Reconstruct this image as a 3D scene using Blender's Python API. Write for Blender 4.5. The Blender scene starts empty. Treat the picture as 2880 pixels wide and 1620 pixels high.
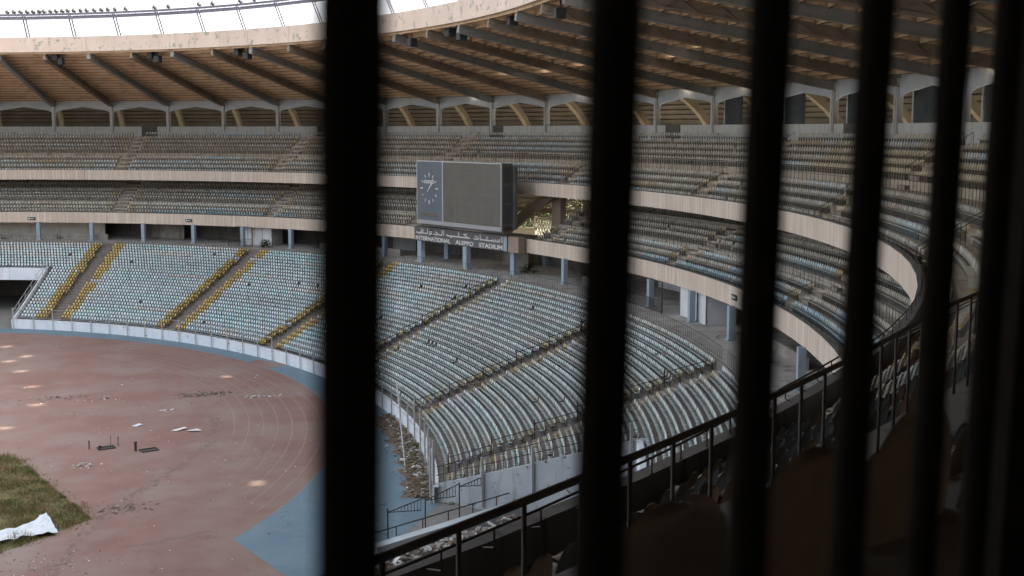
import bpy, bmesh, math, random
import numpy as np
from mathutils import Vector, Matrix
from mathutils.bvhtree import BVHTree
from mathutils import noise as mnz
random.seed(7); rng = np.random.default_rng(7)
rad = math.radians
scn = bpy.context.scene
col = scn.collection

# ------------------------------------------------------------------ camera, sky, sun, exposure
EYE = 25.26                                   # lens height above the running track
CAM = Vector((40.06, -109.47, EYE)); YAW = -0.3342; PITCH = 0.1280
cam_d = bpy.data.cameras.new('camera'); cam = bpy.data.objects.new('camera', cam_d); col.objects.link(cam)
cam.location = CAM; cam.rotation_euler = (math.pi / 2 - PITCH, 0, YAW)
cam_d.sensor_width = 36; cam_d.lens = 43.0; cam_d.clip_start = 0.05; cam_d.clip_end = 3000
cam_d.dof.use_dof = True; cam_d.dof.focus_distance = 130; cam_d.dof.aperture_fstop = 5.3
scn.camera = cam
SUN_E, SUN_AZ = rad(29), rad(-12)             # azimuth from +x towards +y
SUN = Vector((math.cos(SUN_E) * math.cos(SUN_AZ), math.cos(SUN_E) * math.sin(SUN_AZ), math.sin(SUN_E)))
w = bpy.data.worlds.new('World'); scn.world = w; w.use_nodes = True
nt = w.node_tree; bg = nt.nodes['Background']
sky = nt.nodes.new('ShaderNodeTexSky'); sky.sky_type = 'NISHITA'; sky.sun_disc = False
sky.sun_elevation = SUN_E; sky.sun_rotation = math.atan2(SUN.x, SUN.y); sky.air_density = .7; sky.dust_density = 5; sky.ozone_density = .4
hs = nt.nodes.new('ShaderNodeHueSaturation'); hs.inputs['Saturation'].default_value = .24; nt.links.new(sky.outputs[0], hs.inputs['Color']); nt.links.new(hs.outputs[0], bg.inputs[0]); bg.inputs[1].default_value = 0.15
sun_d = bpy.data.lights.new('sun', 'SUN'); sun_d.energy = 3.4; sun_d.angle = rad(0.5); sun_d.color = (1, .9, .76)
sun = bpy.data.objects.new('sun', sun_d); col.objects.link(sun); sun.rotation_euler = SUN.to_track_quat('Z', 'Y').to_euler()
sun.location = (0, 0, 120)
vs = scn.view_settings; vs.view_transform = 'Standard'; vs.look = 'None'; vs.gamma = 1; vs.exposure = 2.46
scn.cycles.max_bounces = 8; scn.cycles.diffuse_bounces = 5; scn.cycles.sample_clamp_indirect = 6

# ------------------------------------------------------------------ materials
def mat(name, c1, c2=None, scale=1.0, rough=.8, streak=None, sscale=(3, 3, .25), smin=.55, smax=.7, spots=None, pscale=3, pmin=.6, pmax=.66,
        attr=None, metal=0, bump=0, spec=.3, detail=5):
    m = bpy.data.materials.new(name); m.use_nodes = True
    t = m.node_tree; N = t.nodes; L = t.links; b = N['Principled BSDF']
    b.inputs['Roughness'].default_value = rough; b.inputs['Metallic'].default_value = metal
    b.inputs['Specular IOR Level'].default_value = spec
    g = N.new('ShaderNodeNewGeometry'); pos = g.outputs['Position']
    def noise(sc, vec=None, det=5):
        n = N.new('ShaderNodeTexNoise'); n.inputs['Scale'].default_value = sc; n.inputs['Detail'].default_value = det
        n.inputs['Roughness'].default_value = .62; L.new(vec or pos, n.inputs['Vector']); return n.outputs['Fac']
    def mix(fac, a, b2):
        x = N.new('ShaderNodeMix'); x.data_type = 'RGBA'; L.new(fac, x.inputs[0])
        for s, v in ((6, a), (7, b2)):
            if isinstance(v, tuple): x.inputs[s].default_value = (*v, 1)
            else: L.new(v, x.inputs[s])
        return x.outputs[2]
    def ramp(f, lo, hi):
        r = N.new('ShaderNodeMapRange'); r.inputs[1].default_value = lo; r.inputs[2].default_value = hi; L.new(f, r.inputs[0]); return r.outputs[0]
    if attr:
        a = N.new('ShaderNodeAttribute'); a.attribute_name = attr; base = a.outputs['Color']
        if c2: 
            f = ramp(noise(scale, det=detail), .55, .95); base = mix(f, base, c2)
    else:
        base = mix(ramp(noise(scale, det=detail), .3, .7), c1, c2) if c2 else c1
    if streak:
        mp = N.new('ShaderNodeMapping'); mp.inputs['Scale'].default_value = sscale; L.new(pos, mp.inputs['Vector'])
        base = mix(ramp(noise(1, mp.outputs[0], 4), smin, smax), base, streak)
    if spots:
        base = mix(ramp(noise(pscale, det=6), pmin, pmax), base, spots)
    if isinstance(base, tuple): b.inputs['Base Color'].default_value = (*base, 1)
    else: L.new(base, b.inputs['Base Color'])
    if bump:
        bp = N.new('ShaderNodeBump'); bp.inputs['Strength'].default_value = bump; bp.inputs['Distance'].default_value = .02
        L.new(noise(scale * 6), bp.inputs['Height']); L.new(bp.outputs[0], b.inputs['Normal'])
    return m
M = {}
M['concrete'] = mat('concrete', (.19, .175, .155), (.30, .285, .26), 1.1, .9, streak=(.12, .105, .09), sscale=(1.2, 1.2, .3), bump=.3)
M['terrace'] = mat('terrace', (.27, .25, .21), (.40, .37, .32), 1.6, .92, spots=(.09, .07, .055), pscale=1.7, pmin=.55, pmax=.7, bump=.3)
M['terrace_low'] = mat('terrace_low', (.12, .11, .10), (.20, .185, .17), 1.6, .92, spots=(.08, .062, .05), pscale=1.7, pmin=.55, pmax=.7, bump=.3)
M['terrace_warm'] = mat('terrace_warm', (.31, .27, .20), (.45, .395, .31), .5, .92, spots=(.22, .15, .10), pscale=1.1, pmin=.5, pmax=.75, bump=.3)
M['floor'] = mat('concourse_floor', (.30, .29, .275), (.42, .41, .39), .5, .85, spots=(.12, .11, .1), pscale=.8, pmin=.52, pmax=.75)
M['darkwall'] = mat('dark_concrete_and_shade', (.10, .095, .088), (.17, .16, .15), .5, .9, streak=(.06, .055, .05))
M['pink'] = mat('pink_fascia', (.455, .37, .30), (.555, .465, .385), .35, .85, streak=(.62, .565, .495), sscale=(4.5, 4.5, .10), smin=.47, smax=.66,
                spots=(.30, .23, .19), pscale=2.2, pmin=.66, pmax=.75)
M['rim'] = mat('peach_rim', (.60, .49, .41), (.70, .59, .50), .3, .85, streak=(.52, .42, .33), sscale=(1.5, 1.5, .2), smin=.55, smax=.8,
               spots=(.36, .36, .30), pscale=1.1, pmin=.58, pmax=.62)
M['bluewhite'] = mat('blue_white_paint', (.40, .47, .53), (.52, .58, .62), .6, .8, streak=(.52, .49, .43), sscale=(1.6, 1.6, .1), smin=.55, smax=.68,
                     spots=(.22, .22, .2), pscale=2.5, pmin=.68, pmax=.74)
M['wallpaint'] = mat('white_wall_paint', (.55, .62, .70), (.68, .72, .76), .7, .75, streak=(.36, .36, .36), sscale=(2.5, 2.5, .15), smin=.6, smax=.75,
                     spots=(.10, .09, .08), pscale=1.8, pmin=.66, pmax=.7)
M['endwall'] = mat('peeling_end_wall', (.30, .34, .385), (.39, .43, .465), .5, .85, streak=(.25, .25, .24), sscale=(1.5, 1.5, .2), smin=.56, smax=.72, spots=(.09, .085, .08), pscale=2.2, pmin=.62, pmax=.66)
M['navy'] = mat('navy_pier_paint', (.055, .07, .085), (.085, .10, .115), .8, .7)
M['arcadecol'] = mat('weathered_column_paint', (.50, .52, .51), (.60, .60, .57), .8, .8, streak=(.42, .38, .32), sscale=(3, 3, .2), smin=.5, smax=.7)
M['bluecol'] = mat('blue_column_paint', (.23, .30, .37), (.31, .37, .43), .8, .7, streak=(.33, .36, .38), sscale=(3, 3, .3), smin=.6, smax=.7)
M['roofdeck'] = mat('rusty_roof_deck', (.56, .42, .28), (.68, .54, .37), .25, .8, streak=(.34, .235, .15), sscale=(.6, .6, 2), smin=.5, smax=.75)
M['purlin'] = mat('purlin', (.10, .07, .05), (.15, .10, .07), .5, .8)
M['beam'] = mat('grey_steel_beam', (.25, .255, .25), (.33, .325, .31), .5, .6, spots=(.13, .085, .05), pscale=1.5, pmin=.6, pmax=.75)
M['truss'] = mat('rusty_truss', (.27, .22, .175), (.36, .30, .24), .8, .7)
M['rib'] = mat('ochre_rib', (.27, .215, .135), (.37, .30, .20), .6, .8, streak=(.25, .19, .12), sscale=(2, 2, .4))
M['shell'] = mat('slatted_shell', (.11, .09, .065), (.165, .135, .10), .4, .85)
M['seat'] = mat('seat_plastic', (.5, .5, .5), (.20, .165, .125), .9, .42, attr='tint', spec=.45)
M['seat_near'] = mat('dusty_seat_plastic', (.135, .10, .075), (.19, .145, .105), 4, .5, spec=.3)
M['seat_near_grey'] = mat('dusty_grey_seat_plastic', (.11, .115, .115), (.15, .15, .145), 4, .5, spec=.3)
M['bracket'] = mat('seat_bracket_steel', (.08, .075, .07), (.12, .09, .07), 5, .6)
M['iron'] = mat('dark_iron', (.035, .032, .03), (.06, .045, .035), 4, .6)
M['bar'] = mat('black_bar_paint', (.016, .014, .012), (.024, .020, .016), 20, .8, spec=.0)
M['greypost'] = mat('grey_post', (.32, .33, .33), (.42, .42, .41), 3, .55, spots=(.14, .09, .06), pscale=5, pmin=.62, pmax=.7)
M['step'] = mat('aisle_step', (.17, .14, .125), (.25, .215, .19), 2, .9)
M['track'] = mat('running_track', (.185, .108, .093), (.225, .139, .118), .16, .9, streak=(.205, .16, .145), sscale=(.16, .16, 1), smin=.45, smax=.8,
                 spots=(.225, .18, .16), pscale=.11, pmin=.5, pmax=.68, bump=.15)
M['stain'] = mat('kerb_stain', (.135, .10, .085), (.19, .14, .12), 2, .95)
M['trackdark'] = mat('track_stain', (.12, .09, .075), (.17, .125, .1), 2, .95)
M['blue'] = mat('blue_apron', (.105, .168, .215), (.14, .205, .25), .3, .85, spots=(.16, .20, .23), pscale=.5, pmin=.55, pmax=.75)
M['ground'] = mat('ground', (.16, .165, .165), (.23, .22, .20), .4, .95, spots=(.12, .1, .08), pscale=.7, pmin=.55, pmax=.7)
M['line'] = mat('lane_line', (.33, .245, .215), (.23, .155, .13), .9, .9)
M['soil'] = mat('grass_soil', (.09, .08, .04), (.13, .115, .05), .8, .98, spots=(.17, .13, .07), pscale=.6)
M['grass'] = mat('grass_blade', (.06, .085, .02), (.20, .165, .07), .8, .8, spots=(.21, .15, .075), pscale=.7, pmin=.48, pmax=.6)
M['leaf'] = mat('leaf', (.035, .05, .018), (.075, .085, .03), .8, .7)
M['bark'] = mat('bark', (.12, .09, .06), (.18, .14, .1), 3, .9)
M['board'] = mat('board_panel_grey', (.10, .12, .145), (.125, .145, .165), .3, .5)
M['screen'] = mat('screen_matrix', (.098, .094, .078), (.128, .122, .102), .35, .6, streak=(.145, .135, .11), sscale=(1.2, 1.2, .2), smin=.55, smax=.8)
M['cabinet'] = mat('cabinet_steel', (.10, .10, .105), (.14, .135, .135), .5, .6)
M['gantry'] = mat('lilac_gantry_paint', (.13, .13, .17), (.18, .18, .215), 2, .7)
M['white'] = mat('white_trim', (.46, .47, .48), (.36, .37, .38), 3, .6)
M['signface'] = mat('sign_face', (.095, .095, .10), (.13, .13, .135), .5, .7, streak=(.07, .065, .06), sscale=(1, 1, .2))
M['letter'] = mat('letter_paint', (.52, .52, .51), (.62, .62, .6), 2, .6)
M['brown'] = mat('brown_plaster', (.25, .195, .15), (.31, .25, .20), .6, .85)
M['rubble'] = mat('rubble', (.13, .115, .10), (.36, .34, .31), 1.5, .95)
M['paper'] = mat('paper', (.55, .56, .56), (.68, .68, .67), 3, .8)
M['tarp'] = mat('white_tarp', (.47, .53, .59), (.60, .64, .68), 1.5, .55, streak=(.36, .38, .38), sscale=(1.5, .5, 1), smin=.55, smax=.75)
M['black'] = mat('dark_box', (.03, .032, .035), (.05, .05, .05), 2, .6)
M['vent'] = mat('vent_panel', (.065, .065, .068), (.085, .083, .08), 1, .6)
M['lamp'] = mat('floodlight_housing', (.07, .075, .08), (.11, .11, .11), 4, .5)
M['exit'] = mat('exit_sign', (.03, .055, .045), (.04, .06, .05), 4, .5)
M['lattice'] = mat('cream_lattice', (.30, .27, .21), (.36, .33, .26), .7, .85)
M['cream'] = mat('cream_render', (.55, .49, .36), (.66, .58, .44), .3, .9)
M['cream_in'] = mat('pale_room_plaster', (.50, .48, .42), (.60, .58, .52), .5, .85, streak=(.40, .37, .31), sscale=(2, 2, .2))
M['door'] = mat('painted_door', (.50, .53, .56), (.60, .62, .64), .8, .7, streak=(.36, .34, .3), sscale=(2, 2, .2))

def cracks(m, c, scale, wd):
    t = m.node_tree; N = t.nodes; L = t.links; b = N['Principled BSDF']; old = b.inputs['Base Color'].links[0].from_socket
    g = N.new('ShaderNodeNewGeometry'); n = N.new('ShaderNodeTexNoise'); n.inputs['Scale'].default_value = .35; n.inputs['Detail'].default_value = 4; L.new(g.outputs['Position'], n.inputs['Vector'])
    a = N.new('ShaderNodeVectorMath'); a.operation = 'MULTIPLY_ADD'; a.inputs[1].default_value = (5, 5, 0); L.new(n.outputs['Color'], a.inputs[0]); L.new(g.outputs['Position'], a.inputs[2])
    v = N.new('ShaderNodeTexVoronoi'); v.feature = 'DISTANCE_TO_EDGE'; v.inputs['Scale'].default_value = scale; L.new(a.outputs[0], v.inputs['Vector'])
    r = N.new('ShaderNodeMapRange'); r.inputs[1].default_value = 0; r.inputs[2].default_value = wd; r.inputs[3].default_value = .75; r.inputs[4].default_value = 0; L.new(v.outputs['Distance'], r.inputs[0])
    n2 = N.new('ShaderNodeTexNoise'); n2.inputs['Scale'].default_value = .13; L.new(g.outputs['Position'], n2.inputs['Vector'])
    r2 = N.new('ShaderNodeMapRange'); r2.inputs[1].default_value = .45; r2.inputs[2].default_value = .62; L.new(n2.outputs['Fac'], r2.inputs[0])
    mu = N.new('ShaderNodeMath'); mu.operation = 'MULTIPLY'; L.new(r.outputs[0], mu.inputs[0]); L.new(r2.outputs[0], mu.inputs[1])
    x = N.new('ShaderNodeMix'); x.data_type = 'RGBA'; L.new(mu.outputs[0], x.inputs[0]); L.new(old, x.inputs[6]); x.inputs[7].default_value = (*c, 1); L.new(x.outputs[2], b.inputs['Base Color'])
cracks(M['track'], (.13, .095, .085), .16, .012); cracks(M['blue'], (.07, .09, .10), .2, .012)
# ------------------------------------------------------------------ helpers
class MB:
    def __init__(s): s.v = []; s.f = []; s.mi = []; s.cur = 0
    def add(s, vs, fs):
        o = len(s.v); s.v += [tuple(v) for v in vs]; s.f += [[i + o for i in f] for f in fs]; s.mi += [s.cur] * len(fs); return s
    def hexa(s, p):                            # 8 points: bottom 4 (ccw), top 4
        return s.add(p, [(3, 2, 1, 0), (4, 5, 6, 7), (0, 1, 5, 4), (1, 2, 6, 5), (2, 3, 7, 6), (3, 0, 4, 7)])
    def box(s, c, size, rz=0, ax=None):
        c = Vector(c); h = Vector(size) / 2
        X, Y, Z = ax if ax else (Vector((math.cos(rz), math.sin(rz), 0)), Vector((-math.sin(rz), math.cos(rz), 0)), Vector((0, 0, 1)))
        q = [c + X * (a * h.x) + Y * (b * h.y) + Z * (d * h.z) for d in (-1, 1) for a, b in ((-1, -1), (1, -1), (1, 1), (-1, 1))]
        return s.hexa(q)
    def bar(s, a, b, wd, hd=None):             # square bar from a to b
        a = Vector(a); b = Vector(b); d = (b - a); ln = d.length; d.normalize()
        up = Vector((0, 0, 1)) if abs(d.z) < .95 else Vector((1, 0, 0))
        X = d.cross(up).normalized(); Y = X.cross(d)
        return s.box((a + b) / 2, (wd, ln, hd or wd), ax=(X, d, Y))
    def tube(s, pts, r, n=8):
        pts = [Vector(p) for p in pts]; vs = []; fs = []
        for i, p in enumerate(pts):
            d = (pts[min(i + 1, len(pts) - 1)] - pts[max(i - 1, 0)]).normalized()
            up = Vector((0, 0, 1)) if abs(d.z) < .95 else Vector((1, 0, 0))
            X = d.cross(up).normalized(); Y = X.cross(d)
            rr = r[i] if isinstance(r, (list, tuple)) else r
            vs += [p + X * (rr * math.cos(2 * math.pi * k / n)) + Y * (rr * math.sin(2 * math.pi * k / n)) for k in range(n)]
        for i in range(len(pts) - 1):
            for k in range(n):
                fs.append((i * n + k, i * n + (k + 1) % n, (i + 1) * n + (k + 1) % n, (i + 1) * n + k))
        fs += [tuple(range(n))[::-1], tuple((len(pts) - 1) * n + k for k in range(n))]
        return s.add(vs, fs)
    def sweep(s, prof, sl, closed=True, caps=True, e0=None, e1=None):
        m = len(prof); vs = []; fs = []
        for i, ss in enumerate(sl):
            fn = e0 if i == 0 else e1 if i == len(sl) - 1 else None
            vs += [P(R, fn(R) if fn else ss, z) for R, z in prof]
        for i in range(len(sl) - 1):
            for k in range(m if closed else m - 1):
                k2 = (k + 1) % m
                fs.append((i * m + k, i * m + k2, (i + 1) * m + k2, (i + 1) * m + k))
        if closed and caps:
            fs += [tuple(range(m))[::-1], tuple((len(sl) - 1) * m + k for k in range(m))]
        return s.add(vs, fs)
    def mesh(s, name, mats):
        me = bpy.data.meshes.new(name); me.from_pydata(s.v, [], s.f)
        for m_ in (mats if isinstance(mats, list) else [mats]): me.materials.append(m_)
        if max(s.mi, default=0) > 0: me.polygons.foreach_set('material_index', s.mi)
        me.update(); return me
    def build(s, name, mats, parent=None, fix=True, smooth=False, origin=None):
        me = s.mesh(name, mats)
        if fix:
            bm = bmesh.new(); bm.from_mesh(me); bmesh.ops.recalc_face_normals(bm, faces=bm.faces); bm.to_mesh(me); bm.free()
        if smooth:
            me.polygons.foreach_set('use_smooth', [True] * len(me.polygons))
        return link(name, me, parent)
def link(name, me, parent=None):
    o = bpy.data.objects.new(name, me); col.objects.link(o)
    if parent: 
        o.parent = parent; o.matrix_parent_inverse = Matrix.Translation(-parent.location) if parent.rotation_euler.z == 0 else parent.matrix_basis.inverted()
    return o
def tag(o, label=None, cat=None, group=None, kind=None):
    if label: o['label'] = label
    if cat: o['category'] = cat
    if group: o['group'] = group
    if kind: o['kind'] = kind
    return o
def empty(name, loc, label, cat, group=None):
    o = bpy.data.objects.new(name, None); col.objects.link(o); o.location = loc; o.empty_display_size = .3
    return tag(o, label, cat, group)
ORD = ['first', 'second', 'third', 'fourth', 'fifth', 'sixth', 'seventh', 'eighth', 'ninth', 'tenth', 'eleventh', 'twelfth', 'thirteenth',
       'fourteenth', 'fifteenth', 'sixteenth', 'seventeenth', 'eighteenth', 'nineteenth', 'twentieth'] + \
      ['twenty-' + x for x in ('first', 'second', 'third', 'fourth', 'fifth', 'sixth', 'seventh', 'eighth', 'ninth')] + \
      ['thirtieth'] + ['thirty-' + x for x in ('first', 'second', 'third', 'fourth', 'fifth', 'sixth', 'seventh', 'eighth', 'ninth')] + \
      ['fortieth'] + ['forty-' + x for x in ('first', 'second', 'third', 'fourth', 'fifth', 'sixth', 'seventh', 'eighth', 'ninth')]
# the bowl: rings of an oval; R names the ring, s the direction in degrees round it
EX, EY, KD = 5.139, -7.071, -12.436
def Pxy(R, s):
    t = min(max(s, -90), 90)
    ph = rad(t - .1 * math.sin(rad(t)) * (115 - R))
    x = EX + (R + KD) * math.cos(ph); y = EY + R * math.sin(ph)
    if s > 90: x -= (s - 90) * 1.8
    if s < -90: x -= (-90 - s) * 1.8
    return x, y
def P(R, s, z):
    x, y = Pxy(R, s); return Vector((x, y, z))
def out_dir(R, s):
    a = Vector((*Pxy(R - .5, s), 0)); b = Vector((*Pxy(R, s + .2), 0)); c = Vector((*Pxy(R, s - .2), 0))
    t = (b - c).normalized(); n = Vector((t.y, -t.x, 0))
    return n, t                                # outward, tangent towards larger s
def mps(R, s):
    a = Vector(Pxy(R, s + .25)); b = Vector(Pxy(R, s - .25)); return (a - b).length / .5
BAY = 5.245; COLS = [72.7 - BAY * i for i in range(-6, 34)]     # directions of the roof columns
COLS = [c for c in COLS if c > -104]
def srange(a, b, step=BAY / 2):
    k0 = math.floor((72.7 - max(a, b)) / step); g = [72.7 - step * k for k in range(k0 - 1, k0 + 200)]
    lo, hi = min(a, b), max(a, b)
    return [hi] + [x for x in g if lo + .02 < x < hi - .02] + [lo]
SLO, SHI = -150.0, 140.0
_A, _B = Vector(Pxy(72.3, -20.3)), Vector(Pxy(86.2, -25.9)); _tab = {}
def s_end(R):                                   # the slanting straight end wall of the lower block: where ring R meets it
    k = round(R, 3)
    if k not in _tab:
        lo, hi = -60, 0; d = _B - _A
        for _ in range(50):
            m_ = (lo + hi) / 2; q = Vector(Pxy(R, m_)) - _A
            if d.x * q.y - d.y * q.x > 0: hi = m_
            else: lo = m_
        _tab[k] = (lo + hi) / 2
    return _tab[k]

# ------------------------------------------------------------------ tiers
LR0, LT, LRISE, LZ0, LN = 73.0, .745, .300, .96, 26
def low_row(k): return LR0 + LT * k, LZ0 + LRISE * k
def mid_row(k): return 96.3 + .95 * k, 13.05 + .45 * k
def up_row(k): return (98.3 + .95 * k + (1.3 if k > 4 else 0)), 18.95 + .59 * k
CONC = 9.25
stand = empty('grandstand', (0, 0, 0), 'three tier concrete grandstand bowl with pink bands and slatted rusty roof', 'grandstand')
def low_prof(k0):
    pr = []
    if k0 == 0: pr += [(72.35, 0), (72.35, 1.15), (72.6, 1.15), (72.6, LZ0), (LR0, LZ0)]
    else: pr += [(low_row(k0)[0] - .25, low_row(k0)[1] - 1.4), (low_row(k0)[0] - .25, low_row(k0)[1] + .25), (low_row(k0)[0], low_row(k0)[1] + .25), low_row(k0)]
    for k in range(k0, LN):
        R, z = low_row(k); pr += [(R + LT, z)]
        if k < LN - 1: pr += [(R + LT, z + LRISE)]
    pr += [(92.37, CONC), (104, CONC)]
    if k0 == 0: pr += [(104, 0)]
    else: pr += [(104, CONC - .5), (92.0, CONC - .5), (low_row(k0)[0] + .4, low_row(k0)[1] - 1.4)]
    return pr
LT_A, LT_B, LT_C = 69.0, -21.0, -36.5           # ends of the lower blocks beside the two tunnels
TUN = 17
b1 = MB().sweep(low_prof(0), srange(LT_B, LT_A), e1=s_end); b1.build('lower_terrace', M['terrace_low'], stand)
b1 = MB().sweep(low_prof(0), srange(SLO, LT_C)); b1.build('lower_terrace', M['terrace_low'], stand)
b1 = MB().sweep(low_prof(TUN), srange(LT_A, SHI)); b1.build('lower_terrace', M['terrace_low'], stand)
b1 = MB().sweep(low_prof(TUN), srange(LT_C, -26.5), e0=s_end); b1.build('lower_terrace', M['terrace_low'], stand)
# white painted pitch-side wall face and portal beams, 3 mm proud
def skin(name, prof, a, bb, m, parent=stand): return MB().sweep(prof, srange(a, bb)).build(name, m, parent)
skin('pitch_wall', [(72.28, 0), (72.28, 1.18), (72.64, 1.18), (72.64, 1.12), (72.345, 1.12), (72.345, 0)], LT_B, LT_A, M['wallpaint'])
skin('pitch_wall', [(72.28, 0), (72.28, 1.18), (72.64, 1.18), (72.64, 1.12), (72.345, 1.12), (72.345, 0)], SLO, LT_C, M['wallpaint'])
r17, z17 = low_row(TUN)
for a, bb in ((LT_A, SHI), (LT_C, -25.6)):
    skin('portal_beam', [(r17 - .33, z17 - 1.43), (r17 - .33, z17 + .28), (r17 + .03, z17 + .28), (r17 + .03, z17 + .254), (r17 - .255, z17 + .254), (r17 - .255, z17 - 1.43)], a, bb, M['wallpaint'])
# sloping end walls of the blocks beside the tunnels
for se, sg in ((LT_A, 1), (LT_B, -1), (LT_C, 1)):
    pr = [(72.25, 0), (72.25, 1.2)]
    for k in (0, TUN): pr.append((low_row(k)[0] + .2, low_row(k)[1] + .42))
    pr += [(r17 + .35, z17 + .42), (r17 + .35, 0)]
    d = sg * .22 / mps(80, se)
    sf = (lambda R: s_end(R)) if se == LT_B else (lambda R: se)
    Rs = [72.25, 72.62] + [low_row(k)[0] for k in range(0, TUN + 1)] + [r17 + .35]; tops = [1.2, 1.22] + [low_row(k)[1] + .42 for k in range(0, TUN + 1)] + [z17 + .42]
    m = MB(); n_ = len(Rs); v = []
    for q in (sg * .02, d): v += [P(R, sf(R) + q, 0) for R in Rs] + [P(R, sf(R) + q, z) for R, z in zip(Rs, tops)]
    fs = []
    for i in range(n_ - 1):
        fs += [(i, i + 1, n_ + i + 1, n_ + i), (2 * n_ + i, 2 * n_ + i + 1, 3 * n_ + i + 1, 3 * n_ + i), (n_ + i, n_ + i + 1, 3 * n_ + i + 1, 3 * n_ + i)]
    fs += [(0, n_, 3 * n_, 2 * n_), (n_ - 1, 2 * n_ - 1, 4 * n_ - 1, 3 * n_ - 1)]
    m.add(v, fs)
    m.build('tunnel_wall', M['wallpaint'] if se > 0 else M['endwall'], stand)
for a, bb in ((SLO, SHI),):
    skin('concourse_floor', [(92.5, CONC + .001), (92.5, CONC + .005), (103.55, CONC + .005), (103.55, CONC + .001)], a, bb, M['floor'])
# concourse back wall (dark) with lighter room fronts, and its columns
GAP0, GAP1 = 15.2, 25.5                        # opening in the middle tier beside the scoreboard
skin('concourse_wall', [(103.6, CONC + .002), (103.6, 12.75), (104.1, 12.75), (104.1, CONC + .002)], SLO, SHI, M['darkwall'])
for a, bb, z1, mm in ((36, 33.5, 11.6, 'door'), (62, 60, 11.7, 'concrete'), (59.2, 57.9, 11.5, 'darkwall'), (36, 33.5, 11.6, 'door'), (22, 19.5, 11.8, 'concrete'), (6.2, 2.0, 12.2, 'door'),
                      (-9, -14, 12.2, 'concrete')):
    skin('room_front', [(103.2, CONC + .004), (103.2, z1), (103.55, z1), (103.55, CONC + .004)], bb, a, M[mm])
for a, bb in ((82, 66.2),):
    skin('room_front', [(100.2, CONC + .006), (100.2, 12.2), (100.5, 12.2), (100.5, CONC + .006)], bb, a, M['cream_in'])
for a, bb in ((60.5, 58), (22, 19)):
    skin('room_front', [(100.6, CONC + .006), (100.6, 12.0), (100.9, 12.0), (100.9, CONC + .006)], bb, a, M['concrete'])
for a, bb in ((82, 76.2), (75.6, 70.6), (70.0, 65.3), (41.5, 38), (35.5, 32), (9.6, 4.2), (-14, -20)):
    skin('counter_wall', [(97.3, CONC + .006), (97.3, CONC + .85), (97.65, CONC + .85), (97.65, CONC + .006)], bb, a, M['concrete'])
for sc in [70.3 + BAY * 1.06 * 2, 70.3 + BAY * 1.06] + [70.3 - 5.5 * i for i in range(0, 24)]:
    if 14 < sc < 29: continue
    s_c = sc + .1 * math.sin(rad(sc)) * 19.5
    n, t = out_dir(95.6, s_c); m = MB(); m.box(P(95.6, s_c, (CONC + 11.93) / 2), (.5, .5, 11.93 - CONC), ax=(t, n, Vector((0, 0, 1))))
    m.box(P(95.6, s_c, CONC + .08), (.75, .7, .14), ax=(t, n, Vector((0, 0, 1))))
    m.build('concourse_column', M['bluecol'], stand)
for R_, sc in ((94.6, 26.7), (99.5, 27.0), (94.0, 20.6), (95.4, 15.9), (103.2, 18.5)):
    s_c = sc + .1 * math.sin(rad(sc)) * (115 - R_)
    n, t = out_dir(R_, s_c); MB().box(P(R_, s_c, (CONC + 11.9) / 2), (.75, .6, 11.9 - CONC), ax=(t, n, Vector((0, 0, 1)))).build('concourse_column', M['bluecol'], stand)
# tunnel columns and dark back walls
for s_c, R_ in ((71.2, 91.5), (78, 89), (84, 89)):
    n, t = out_dir(R_, s_c); MB().box(P(R_, s_c, 2.6), (.7, .6, 5.2), ax=(t, n, Vector((0, 0, 1)))).build('tunnel_column', M['bluecol'], stand)
for a, bb in ((LT_A + .3, SHI), (LT_C, LT_B)):
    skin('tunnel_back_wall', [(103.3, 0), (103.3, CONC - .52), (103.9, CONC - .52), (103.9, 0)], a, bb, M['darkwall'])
# middle tier
def tier_prof(rowf, n, r_front, z_front, under):
    pr = [(r_front + .3, z_front), (rowf(0)[0], rowf(0)[1])] if False else []
    pr += [(r_front, rowf(0)[1])]
    for k in range(n):
        R, z = rowf(k); R2 = rowf(k + 1)[0]
        pr.append((R2, z))
        if k < n - 1: pr.append((R2, rowf(k + 1)[1]))
    return pr + under
mid_p = tier_prof(mid_row, 11, 96.08, 0, [(106.75, 17.1), (104.0, 12.76), (96.08, 11.92)])
for a, bb in ((SLO, GAP0), (GAP1, SHI)):
    MB().sweep(mid_p, srange(a, bb)).build('middle_terrace', M['terrace'], stand)
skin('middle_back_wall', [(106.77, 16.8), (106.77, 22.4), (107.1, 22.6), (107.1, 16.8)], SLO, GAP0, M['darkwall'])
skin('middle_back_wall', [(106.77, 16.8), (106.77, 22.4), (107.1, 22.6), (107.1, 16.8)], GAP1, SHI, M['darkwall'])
skin('gap_floor', [(96.08, 12.5), (96.08, 12.95), (98.4, 12.95), (98.4, 12.5)], GAP0, GAP1, M['terrace'])
up_p = tier_prof(up_row, 10, 98.02, 0, [(114.7, 24.26), (114.7, 23.9), (109.8, 23.8), (98.02, 18.1)])
NEAR = -51.3                                    # beyond this aisle, towards the lens, the front rows rise more gently
def up_row_near(k): return up_row(k)[0], (18.95 + .45 * k if k < 4 else 21.05 if k == 4 else 18.95 + .59 * k)
up_n = tier_prof(up_row_near, 10, 98.02, 0, [(114.7, 24.26), (114.7, 23.9), (109.8, 23.8), (98.02, 18.1)])
MB().sweep(up_p, srange(NEAR, SHI)).build('upper_terrace', M['terrace_warm'], stand)
MB().sweep(up_n, srange(SLO, NEAR)).build('upper_terrace', M['darkwall'], stand)  # near segment coloured darker than the rest, painting in its deep shade
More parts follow.
